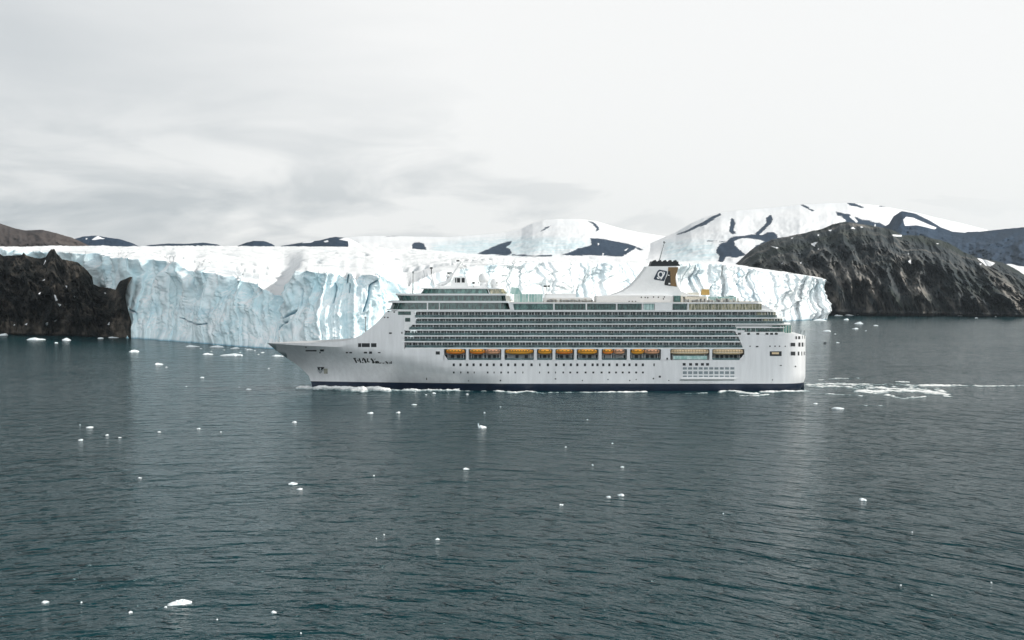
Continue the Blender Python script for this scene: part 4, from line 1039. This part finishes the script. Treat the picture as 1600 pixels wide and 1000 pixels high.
def arc_pts(cx, cy, rx, ry, a0, a1, w, n=10):
    o_ = [(cx + rx * math.cos(t), cy + ry * math.sin(t)) for t in np.linspace(a0, a1, n)]
    i_ = [(cx + (rx - w) * math.cos(t), cy + (ry - w) * math.sin(t)) for t in np.linspace(a1, a0, n)]
    return o_ + i_
for seg in range(4):
    plate('emblem_ring', z2(arc_pts(418, 525, 72, 82, seg * math.pi / 2, (seg + 1) * math.pi / 2, 30, 7)), 'white', .18, em)
plate('emblem_mark', z2([(470, 450), (520, 465), (520, 510), (440, 640), (400, 630), (470, 560), (495, 500), (490, 475)]), 'white', .2, em)
plate('emblem_mark', z2([(325, 590), (345, 575), (400, 630), (340, 625)]), 'white', .2, em)
plate('funnel_panel', z2([(600, 345), (845, 345), (825, 440), (795, 510), (775, 590), (785, 700), (810, 815), (515, 775), (510, 740), (530, 640), (590, 520)]), 'brass', .12)
plate('funnel_panel', z2([(600, 440), (650, 440), (655, 560), (660, 795), (515, 775), (512, 740), (530, 640), (572, 560)]), 'black', .16)
plate('floodlight', z2([(605, 725), (650, 725), (650, 760), (605, 760)]), 'white', .3)
plate('floodlight', z2([(590, 525), (632, 535), (628, 552), (590, 545)]), 'white', .3)
# aerial wire mast leaning over the funnel
mm = MB(); mm.tube(L(1030, 408, 0), L(1038, 379, 0), .28, .16); mm.ball(L(1038, 378.5, 0), .6, 8, 6); part(mm, 'funnel_mast', 'grey')
# masts
mm = MB(); mm.tube(L(645, 459.5, 0), L(645.5, 426, 0), .28, .18); mm.box(*[v for v in (L(644.2, 425, 0)[0], L(647, 425, 0)[0], -.5, .5, lz(427.2, 0), lz(424, 0))]); part(mm, 'signal_mast', 'grey')
mm = MB(); mm.tube(L(436.5, 536, 0), L(436.8, 526, 0), .25, .2); part(mm, 'bow_jackstaff', 'grey')
mm = MB(); mm.tube(L(571, 519, 0), L(571, 496, 0), .25, .2); mm.box(lx(570, 0), lx(572.4, 0), -.4, .4, lz(497.5, 0), lz(494.6, 0)); part(mm, 'foremast', 'grey')
# wheelhouse top, radar mast and domes
mb = MB(); mb.prism([(lx(676, -6), lz(450, -6)), (lx(762, -6), lz(450, -6)), (lx(757, -6), lz(446.5, -6)), (lx(684, -6), lz(446.5, -6))], -7, 7)
mb.prism([(lx(704, -5), lz(446.6, -5)), (lx(731, -5), lz(446.6, -5)), (lx(728.5, -5), lz(432, -5)), (lx(709, -5), lz(432, -5))], -5, 5); part(mb, 'radio_room', 'white')
for a, b in ((711.2, 713.2), (714.2, 719.2), (721.4, 726.2)):
    mb = MB(); mb.box(lx(a, -5), lx(b, -5), -5.06, -4.9, lz(441.5, -5), lz(434.3, -5)); part(mb, 'window', 'dark')
mm = MB()
def beam(a, b, r0, r1, y=0): mm.tube(L(*a, y), L(*b, y), r0, r1)
for y_ in (-3, 3):
    beam((682, 447), (699, 441), 1.0, .8, y_); beam((699, 441), (709, 427), .8, .6, y_)
beam((709, 427), (721, 409), .55, .3); beam((678, 446), (674, 428), .45, .3); beam((699, 441), (701, 427), .7, .5); beam((714, 419), (724, 417), .25, .2); beam((709, 430), (699, 429), .3, .25)
part(mm, 'radar_mast', 'white')
mm = MB(); mm.box(lx(699, 0), lx(706, 0), -1.6, 1.6, lz(427.5, 0), lz(425.5, 0)); mm.box(lx(713.5, 0), lx(718, 0), -1.2, 1.2, lz(408.5, 0), lz(406.5, 0)); mm.box(lx(672, 0), lx(676, 0), -1, 1, lz(420, 0), lz(417.5, 0)); mm.tube(L(674, 429, 0), L(674, 418, 0), .2); part(mm, 'radar_scanner', 'black')
part(MB().ball(L(756, 435, -3), 2.7, 20, 12), 'radar_dome', 'shadewall' if False else 'white', smooth=True)
part(MB().tube(L(756, 447, -3), L(756, 441, -3), 2.2, 1.8, 12), 'dome_pedestal', 'white')
part(MB().ball(L(774, 443, -4), 2.5, 20, 12), 'radar_dome', 'white', smooth=True)
part(MB().tube(L(775, 450, -4), L(775, 447, -4), 2.2, 1.9, 12), 'dome_pedestal', 'white')
part(MB().ball(L(700, 431, -2), .9, 12, 8), 'radar_dome', 'white', smooth=True)
mm = MB(); mm.box(lx(738, -8), lx(742, -8), -8.2, -7.4, lz(443.5, -8), lz(440.5, -8)); mm.box(lx(747, -8), lx(748.5, -8), -8.2, -7.6, lz(443, -8), lz(441, -8)); mm.box(lx(775.8, -8), lx(777.2, -8), -8, -7.6, lz(443, -8), lz(440.8, -8)); mm.box(lx(739.5, -8), lx(740, -8), -8, -7.8, lz(449, -8), lz(443, -8)); part(mm, 'searchlight', 'black')
mm = MB()
for x in (686, 770, 783): mm.tube(L(x, 449.5, -10), L(x, 444, -10), .12)
for x in (1251, 1256.5): mm.tube(L(x, 522, -8), L(x, 517, -8), .25); mm.box(lx(x - .7, -8), lx(x + .9, -8), -8.4, -7.6, lz(518.4, -8), lz(516, -8))
part(mm, 'deck_lamp', 'grey')
# aft open deck
mb = MB(); mb.box(lx(1053, -10), lx(1063, -10), -10, -4, lz(472, -10), lz(462, -10)); part(mb, 'lift_lobby', 'glass_green')
mb = MB(); mb.box(lx(1063.5, -10), lx(1067, -10), -10.1, -4, lz(472, -10), lz(462, -10)); part(mb, 'lobby_wall', 'cream')
mb = MB(); mb.box(lx(1070, -6), lx(1104, -6), -6, 6, lz(472, -6), lz(463.5, -6)); mb.box(lx(1078, -5), lx(1092, -5), -5, 5, lz(463.5, -6), lz(457, -6)); part(mb, 'deck_house', 'cream')
mb = MB(); mb.loft([[(*L(1096 + a, 462 - b, -4)[:1], y_, L(1096, 462 - b, -4)[2]) for y_, dx in ((-5, 0), (-2, 0))] + [(*L(1108 - a, 462 - b, -4)[:1], y_, L(1096, 462 - b, -4)[2]) for y_ in (-2, -5)] for a, b in ((0, 1), (-.3, 4), (.2, 8), (.8, 9.8), (1.2, 10.2))]); part(mb, 'slide_tower', 'yellow')
for a, b in ((1106, 1120), (1120.5, 1134), (1134.5, 1150)):
    mb = MB(); mb.box(lx(a, -11), lx(b, -11) - .1, -11, -10.9, lz(472, -11), lz(463.5, -11)); part(mb, 'wind_screen', 'glass_pale')
mb = MB(); mb.box(lx(1138, -6), lx(1146, -6), -6, 4, lz(472, -6), lz(462, -6)); part(mb, 'bar_counter', 'glass_green')
rl = MB()
for yy_ in (.45, .8, 1.15): rl.tube((lx(1066), -HB + .1, lz(472.1) + yy_), (lx(1194), -HB + .1, lz(472.1) + yy_), .05, n=4)
for x in np.arange(1066, 1195, 6): rl.box(lx(x) - .05, lx(x) + .05, -HB + .05, -HB + .15, lz(472.2), lz(472.1) + 1.15)
for yy_ in (.45, .8, 1.15): rl.tube((lx(848), -HB + .1, lz(472.1) + yy_), (lx(1000), -HB + .1, lz(472.1) + yy_), .05, n=4)
for x in np.arange(848, 1001, 6): rl.box(lx(x) - .05, lx(x) + .05, -HB + .05, -HB + .15, lz(472.2), lz(472.1) + 1.15)
part(rl, 'railing', 'white')
rl = MB()
for yy_ in (.5, 1.0):
    pts = [(max(x, 0) and x, 0, 0) for x in ()]
    prev = None
    for px in np.arange(424, 545, 8):
        x, _, z = L(px, float(np.interp(px, [417, 545], [536, 531.8])), -4); b_ = hbr(x, knuckle(x)) - .3
        cur = (x, -b_, float(np.interp(x, xt, zt_)) + yy_)
        if prev: rl.tube(prev, cur, .06, n=4)
        prev = cur
part(rl, 'bow_railing', 'white')

# ------------------------------------------------------------------ lifeboats
def make_boat(px0, px1, style, label, group):
    ln = lx(px1) - lx(px0); cx = (lx(px0) + lx(px1)) / 2
    mat, mat2 = {'orange': ('orange', 'amber'), 'amber': ('amber', 'amber'), 'salmon': ('salmon', 'salmon'), 'tan': ('tan', 'tan')}[style]
    h = 2.7; wd = 3.2
    r = tag(empty('lifeboat' if style != 'tan' else 'tender_boat', (X0 + cx, YC - HB + 1.15, lz(553.6 if style != 'tan' else 554.2))), label, 'lifeboat', group)
    hullb, can = MB(), MB()
    A, B = [], []
    for t in np.linspace(0, 1, 13):
        e = max(0.06, 1 - abs(2 * t - 1) ** (3.0 if style != 'tan' else 7)); x = (t - .5) * ln; k = e ** .55
        A.append([(x, -wd / 2 * k, 1.15 + .25 * (1 - e)), (x, -wd / 2 * k * .85, .55 + .3 * (1 - e)), (x, -wd / 2 * k * .4, .12 + .6 * (1 - e)), (x, 0, .0 + .7 * (1 - e)), (x, wd / 2 * k * .4, .12 + .6 * (1 - e)), (x, wd / 2 * k * .85, .55 + .3 * (1 - e)), (x, wd / 2 * k, 1.15 + .25 * (1 - e))])
        th_ = (h - .6 * (1 - e)) if style != 'tan' else h - .3 * (1 - e)
        B.append([(x, -wd / 2 * k * .97, 1.2 + .2 * (1 - e)), (x, -wd / 2 * k * .86, (1.2 + th_) / 2 + .2), (x, -wd / 2 * k * .5, th_ - .12), (x, 0, th_), (x, wd / 2 * k * .5, th_ - .12), (x, wd / 2 * k * .86, (1.2 + th_) / 2 + .2), (x, wd / 2 * k * .97, 1.2 + .2 * (1 - e))])
    hullb.loft(A); can.loft(B)
    hullb.build('boat_hull', mat, r, True); c = can.build('canopy', mat2, r, True)
    rub = MB(); rub.box(-ln * .47, ln * .47, -wd / 2 * .99 - .05, -wd / 2 * .99 + .1, 1.08, 1.24); rub.build('rubbing_strake', 'dark' if style != 'tan' else 'cream', r)
    if style == 'tan':
        k = int(ln / 1.25)
        for i in range(1, k):
            x = -ln / 2 + ln * i / k
            rb = MB(); rb.box(x - .07, x + .07, -wd / 2 - .02, -wd / 2 + .35, .9, 2.35); rb.build('cover_batten', 'brass', r)
    else:
        w = MB()
        k = max(3, int(ln / 1.6))
        for i in range(k):
            x = -ln * .34 + ln * .68 * i / (k - 1); w.box(x - .3, x + .3, -wd / 2 * .93 - .02, -wd / 2 * .8, 1.55, 1.95)
        w.build('window', 'dark', c)
        hk = MB(); [hk.tube((s_ * ln * .36, 0, h - .3), (s_ * ln * .36, 0, h + .5), .09) for s_ in (-1, 1)]; hk.build('lifting_hook', 'grey', r)
    # davit arm belongs to the ship
    for s_ in (-1, 1):
        dv = MB(); x = cx + s_ * ln * .42
        dv.loft([[(x - .16, y_, z_) for y_, z_ in ((-HB + .4, ZB - .4), (-HB + 4.4, ZB - .4), (-HB + 4.4, ZP), (-HB + 3.9, ZP), (-HB + 3.9, ZB - .75), (-HB + .4, ZB - .75))],
                 [(x + .16, y_, z_) for y_, z_ in ((-HB + .4, ZB - .4), (-HB + 4.4, ZB - .4), (-HB + 4.4, ZP), (-HB + 3.9, ZP), (-HB + 3.9, ZB - .75), (-HB + .4, ZB - .75))]])
        part(dv, 'davit', 'white')
GB = 'orange lifeboats in a row along the boat deck'
for a, b, s_, lab in ((697, 726, 'orange', 'orange lifeboat nearest the bow, alone in its opening below the balconies'),
                      (734, 757.5, 'orange', 'orange lifeboat in the forward half of the second opening from the bow'),
                      (758.5, 782, 'salmon', 'faded salmon lifeboat in the aft half of the second opening from the bow'),
                      (790, 833, 'amber', 'long yellow orange lifeboat filling the third opening from the bow'),
                      (841, 862, 'amber', 'short bright amber lifeboat in the narrow fourth opening from the bow'),
                      (869, 895, 'orange', 'orange lifeboat alone in the fifth opening from the bow'),
                      (903, 933, 'amber', 'bright amber lifeboat alone in the sixth opening from the bow'),
                      (942, 958, 'orange', 'small orange lifeboat in the forward part of the seventh opening from the bow'),
                      (959, 976, 'salmon', 'small pale salmon lifeboat in the aft part of the seventh opening from the bow'),
                      (987, 1006.5, 'amber', 'amber lifeboat in the forward half of the wide eighth opening from the bow'),
                      (1007.5, 1031, 'salmon', 'salmon coloured lifeboat, the last before the two tan covered boats')):
    make_boat(a, b, s_, lab, GB)
GT = 'tan covered boats near the stern'
make_boat(1048, 1108, 'tan', 'longer tan covered boat with battens, forward one of the two tan boats', GT)
make_boat(1114, 1162, 'tan', 'shorter tan covered boat with battens, in the last opening toward the stern', GT)

# ------------------------------------------------------------------ foam and wake
def foam(name, label, x0, x1, y0, y1, lines, cell=.55, thr=.5, amp=.9, seed=0.0, lace=1.0):
    xs = np.arange(x0, x1, cell); ys = np.arange(y0, y1, cell)
    XX, YY = np.meshgrid(xs, ys)
    px, py = project(XX, YY, 0 * XX)
    f = np.zeros_like(XX)
    for pts, w, s_ in lines:
        a = np.array(pts, float); dd = np.full(px.shape, 1e9)
        for (xa, ya), (xb, yb) in zip(a[:-1], a[1:]):
            t = np.clip(((px - xa) * (xb - xa) + (py - ya) * (yb - ya) * 9) / ((xb - xa) ** 2 + 9 * (yb - ya) ** 2), 0, 1)
            dd = np.minimum(dd, np.hypot((px - xa - t * (xb - xa)) * .33, py - ya - t * (yb - ya)))
        f = np.maximum(f, s_ * np.exp(-(dd / w) ** 2))
    nz = .62 * fbm(XX * .05, YY * .045, seed, 3, .6) + .5 * fbm(XX * .22, YY * .12, seed + 4, 3, .65) + .30 * fbm(XX * .8, YY * .6, seed + 9, 2, .6)
    h = f + (f > .12) * 1.15 * nz * lace - thr
    Z = .06 + np.clip(h, 0, 1.2) * amp
    hh = h + .34
    k = (hh[:-1, :-1] > 0) | (hh[1:, :-1] > 0) | (hh[:-1, 1:] > 0) | (hh[1:, 1:] > 0)
    o = grid_obj(name, XX, YY, Z, 'foam', {'dens': np.clip((h + .34) * 1.0, 0, 1)}, smooth=True, keep=k)
    return tag(o, label, 'foam', kind='stuff')
xa = X0
foam('wake_foam', 'white churned wake trailing from the stern to the right edge', W(1250, 600, 600)[0], W(1680, 600, 640)[0], 500, 680,
     [([(1262, 601), (1300, 600), (1340, 602), (1380, 601), (1430, 603), (1490, 602.5)], 1.7, .95), ([(1490, 602.5), (1560, 604), (1680, 601)], 1.0, .78),
      ([(1264, 603), (1300, 604), (1340, 606), (1385, 606)], 1.9, .95), ([(1340, 612), (1370, 612.5), (1400, 610), (1440, 611), (1480, 617)], 2.8, 1.0), ([(1375, 606), (1420, 608), (1450, 612)], 3.4, 1.05), ([(1385, 618), (1410, 623), (1445, 620)], 1.3, .8),
      ([(1280, 594), (1310, 591.5), (1360, 590.5)], .8, .72), ([(1340, 634.5), (1372, 634), (1397, 634.5)], 1.0, .72), ([(1462, 609), (1475, 613)], 2.2, .9), ([(1262, 614), (1300, 616), (1350, 619)], .8, .72), ([(1400, 597), (1420, 597.5)], .9, .75)], thr=.52, amp=.5, seed=2.0)
foam('bow_wave', 'white bow wave curling along the forward waterline of the ship', W(455, 600, 590)[0], W(720, 600, 590)[0], 555, 605,
     [([(466, 608), (480, 607), (500, 608)], 1.5, 1.0), ([(494, 608), (520, 607.5), (545, 609), (568, 610.5)], 2.3, 1.15), ([(570, 609.5), (582, 609), (595, 610.5), (608, 611.5)], 1.7, 1.1), ([(600, 611), (640, 611), (690, 611.5), (720, 611.5)], .8, .82)], thr=.34, amp=2.0, lace=.42, seed=6.0, cell=.4)
foam('side_foam', 'thin broken foam line beside the middle and aft hull of the ship', W(690, 610, 577)[0], W(1275, 610, 577)[0], 548, 576.9,
     [([(690, 611), (760, 611.5)], .7, .72), ([(752, 611), (765, 610), (785, 612), (805, 614)], 1.6, .9), ([(800, 614), (822, 612), (850, 614.5)], 1.3, .85), ([(850, 614), (900, 613), (925, 613.6), (1010, 613)], .7, .78),
      ([(1060, 615), (1090, 614.6), (1105, 614)], .9, .75), ([(1125, 613), (1135, 610), (1150, 612), (1165, 614), (1180, 616)], 2.0, .95), ([(1150, 619), (1175, 619.5), (1200, 617)], 1.1, .85), ([(1190, 613), (1220, 612), (1262, 611)], 1.3, .85), ([(1210, 608.5), (1240, 607), (1262, 606)], 1.0, .8)], thr=.48, amp=.8, lace=.6, seed=9.0, cell=.4)

# ------------------------------------------------------------------ floating ice
def make_floe(px, py, wpx, label, group=None, dark=False, tall=.3, seed=0, ang=0.0, asp=None, name='ice_floe'):
    x, y = G(px, py)
    s = wpx / F * y / 2
    depth = s * (asp or random.uniform(.6, 1.1)) * 1.3
    rnd = random.Random(seed); n = 12 if wpx < 10 else 18
    rr = [1 + rnd.uniform(-.22, .22) for _ in range(n)]
    ht = max(.18, s * tall * rnd.uniform(.7, 1.3))
    mb = MB(); rings = []
    for zk, rk in ((-.25, 1.02), (0.02, 1.0), (.45, .9), (.8, .68), (1.0, .34)):
        ring_ = []
        for i in range(n):
            a = 2 * math.pi * i / n; r_ = rr[i] * rk * (1 + rnd.uniform(-.08, .08))
            zz = zk * ht * (1 + rnd.uniform(-.28, .28) + .35 * math.cos(a * 1 + seed)) if zk > .1 else zk * ht
            ring_.append((s * r_ * math.cos(a), depth * r_ * math.sin(a), zz))
        rings.append(ring_)
    mb.loft(rings)
    o = mb.build(name, 'dark_ice' if dark else 'floe'); o.location = (x, y, 0); o.rotation_euler.z = ang
    tag(o, label, 'ice', group)
named = [
 (5, 524, 12, 'white ice sheet at the foot of the dark cliff, cut by the left edge'),
 (66, 522, 21, 'long thin ice sheet tight against the foot of the dark cliff, left one'),
 (109, 522, 20, 'long thin ice sheet tight against the foot of the dark cliff, right one'),
 (58, 531, 27, 'largest ice floe in the water below the dark cliff'),
 (104, 532, 14, 'narrow ice floe just right of the largest one below the dark cliff'),
 (157, 529, 9, 'short ice floe under the right part of the dark cliff'),
 (184, 527.5, 26, 'thin ice strip where the dark cliff meets the glacier'),
 (209, 550, 16, 'oval ice floe alone off the corner of the glacier and the dark cliff'),
 (248, 569.5, 12, 'thin slanted ice floe on open water below the glacier corner'),
 (302, 542, 22, 'faint ice strip close under the blue glacier wall'),
 (325, 554, 17, 'middle sized ice floe left of the large one under the glacier'),
 (339, 542.5, 20, 'ice strip touching the glacier foot above the large floe'),
 (362, 555.6, 36, 'large flat ice floe under the glacier left of the bow'),
 (367, 544.6, 14, 'small ice strip between the large floe and the glacier wall'),
 (390, 547, 10, 'pale ice floe close under the glacier near the bow'),
 (434, 556.8, 17, 'rounded ice floe right under the tip of the bow'),
 (389, 609, 9, 'small ice floe on open water left of the bow wave'),
 (140, 668, 10, 'slanted ice sliver, upper one of the four at lower left'),
 (126, 688, 8, 'blocky ice piece, lowest of the four at lower left'),
 (578, 645.6, 10, 'flat ice floe in front of the bow, below the ship name'),
 (647, 632.5, 8, 'diamond shaped ice piece in the dark water beside the forward hull'),
 (753, 668, 13, 'jagged ice block with a thin upright point in front of the ship'),
 (728, 733, 9, 'single ice piece well below the jagged block'),
 (457, 756.6, 14, 'larger upper floe of the pair in the lower left centre'),
 (468, 764.5, 9, 'smaller lower floe of the pair in the lower left centre'),
 (970, 774, 10, 'right floe of the trio of white dots in the lower centre'),
 (950.5, 776.6, 7, 'middle floe of the trio of white dots in the lower centre'),
 (877, 789, 7, 'left and lowest floe of the trio in the lower centre'),
 (1310.5, 493.5, 12, 'left one of two ice floes under the foot of the rocky hill'),
 (1327, 493, 12, 'right one of two ice floes under the foot of the rocky hill'),
 (1281, 501, 18, 'ice floe against the right end of the glacier'),
 (1342, 506, 13, 'long ice floe off the right end of the glacier'),
 (1336, 514, 9, 'short ice floe right behind the stern, below the long one'),
 (1292, 518, 13, 'faint flat floe between the stern and the glacier end'),
 (1369, 509, 7, 'outermost small floe right of the glacier end'),
 (1310, 638.6, 18, 'rectangular ice floe below the wake behind the stern'),
 (1274, 631, 7, 'small ice piece just left of the rectangular floe below the wake'),
 (280, 943, 36, 'biggest elongated ice slab in the foreground at bottom left'),
 (258.6, 949, 5, 'small fragment at the left tip of the foreground ice slab'),
 (204, 957, 7, 'round ice piece left of and below the foreground slab'),
 (71, 941, 10, 'irregular ice piece near the bottom left corner'),
 (428, 957, 9, 'white ice piece at the bottom, right of the foreground slab'),
 (1348, 781.6, 12, 'bright flat floe alone in the lower right water'),
 (1595, 491.7, 12, 'ice sheet under the rocky hill at the right edge'),
 (1414.6, 490.4, 9, 'ice strip at the middle of the foot of the rocky hill'),
]
for i, (px, py, w, lab) in enumerate(named):
    make_floe(px, py, w, lab, seed=i, tall=.18 if w > 16 else .32, asp=.45 if w > 16 else .9, ang=(RAD(28) if w == 36 and py > 900 else RAD(random.uniform(-15, 15))),
              name='ice_floe' if w > 8 else 'ice_fragment')
sp = MB(); q = G(750.5, 668); h_ = 6.0 / F * q[1]
o = MB().loft([[(-.25, -.2, 0), (.25, -.2, 0), (.2, .25, 0), (-.2, .2, 0)], [(-.28, -.1, h_ * .6), (.1, -.1, h_ * .6), (.1, .1, h_ * .6), (-.2, .1, h_ * .6)], [(-.2, 0, h_), (-.1, 0, h_), (-.1, .05, h_), (-.2, .05, h_)]]).build('ice_spire', 'floe')
o.location = (q[0] - .6, q[1] + .4, .2); tag(o, 'thin upright ice splinter on the jagged block in front of the ship', 'ice')
make_floe(1289, 536.5, 6, 'dark lump floating behind the stern of the ship', seed=99, dark=True, tall=.5)
make_floe(1309, 535.6, 5, 'pale ice piece right of the dark floating lump behind the stern', seed=98)
tiny = {
 ('tiny ice fragment at the foot of the dark cliff', 'tiny ice bits under the dark cliff'): [(26, 521.5, 4), (129, 522, 3), (88, 536, 5), (48, 523, 3)],
 ('tiny ice fragment under the blue glacier wall', 'tiny ice bits under the glacier wall'): [(350, 547, 3), (375, 551, 3), (384, 545, 3), (398, 548, 4), (330, 549, 3), (314, 545, 4), (404, 554, 3), (410, 551, 5)],
 ('tiny ice fragment on the open water left of the ship', 'tiny ice bits left of the ship'): [(260, 574, 4), (316, 590, 7), (291, 604, 3), (167, 680, 6), (187, 684, 5), (249, 675, 5), (310, 670, 6), (345, 675, 3), (218.6, 747, 6), (125, 664, 2.4), (374, 605, 2.4), (420, 576, 3)],
 ('tiny ice fragment close in front of the ship side', 'tiny ice bits in front of the ship'): [(460, 660, 7), (622, 645, 7), (649, 612.5, 2.6), (666, 617, 3.4), (678, 614.6, 6), (730, 616, 4), (757, 645, 3), (782, 636, 2.6), (918, 656, 3), (884, 698.7, 3), (957, 693, 3), (926, 727, 3), (972, 730, 6), (584, 743.5, 3)],
 ('tiny ice fragment in the foreground water', 'tiny ice bits in the foreground'): [(683, 843, 7), (600, 836, 2.6), (127, 942, 3.2), (339, 969, 3), (1407, 915, 3), (1549, 911, 3), (1425, 832, 2.6), (588, 842, 2.2), (1130, 803, 2.4), (470, 990, 2.6)],
 ('tiny ice fragment at the foot of the rocky hill', 'tiny ice bits under the rocky hill'): [(1288, 493, 4), (1322, 500, 8), (1353, 517, 3), (1355.5, 490, 4), (1370, 491, 4), (1444, 490.3, 5), (1403, 491, 3), (1500, 493.5, 7), (1525.6, 497, 5), (1578, 490, 5), (1556, 495, 3), (1305, 522, 3), (1475, 491, 4), (1340, 492, 3)],
}
k = 200
ordn = ['first', 'second', 'third', 'fourth', 'fifth', 'sixth', 'seventh', 'eighth']
for (lab, grp), lst in tiny.items():
    lst = sorted(lst)
    for q_, (px, py, w) in enumerate(lst):
        k += 1
        n_ = len(lst); half = (n_ + 1) // 2
        o_ = (ordn[q_] + ' from the left') if q_ < half else (ordn[n_ - 1 - q_] + ' from the right')
        o_ = o_.replace('first from the left', 'leftmost').replace('first from the right', 'rightmost')
        make_floe(px, py, w, lab + ', ' + o_, grp, seed=k, tall=.35, name='ice_fragment')

# ------------------------------------------------------------------ haze
hz = MB(); hz.box(-10700, 10700, -10700, 10700, -4, 720)
m = bpy.data.materials.new('haze_air'); m.use_nodes = True; m.node_tree.nodes.clear()
pv = m.node_tree.nodes.new('ShaderNodeVolumePrincipled'); pv.inputs['Color'].default_value = (0.74, 0.88, 1.0, 1); pv.inputs['Density'].default_value = 2.2e-5
pv.inputs['Anisotropy'].default_value = 0.3
mo = m.node_tree.nodes.new('ShaderNodeOutputMaterial'); m.node_tree.links.new(pv.outputs[0], mo.inputs['Volume'])
ho = hz.build('haze', m); tag(ho, 'thin pale blue haze over the whole bay', 'haze', kind='stuff')
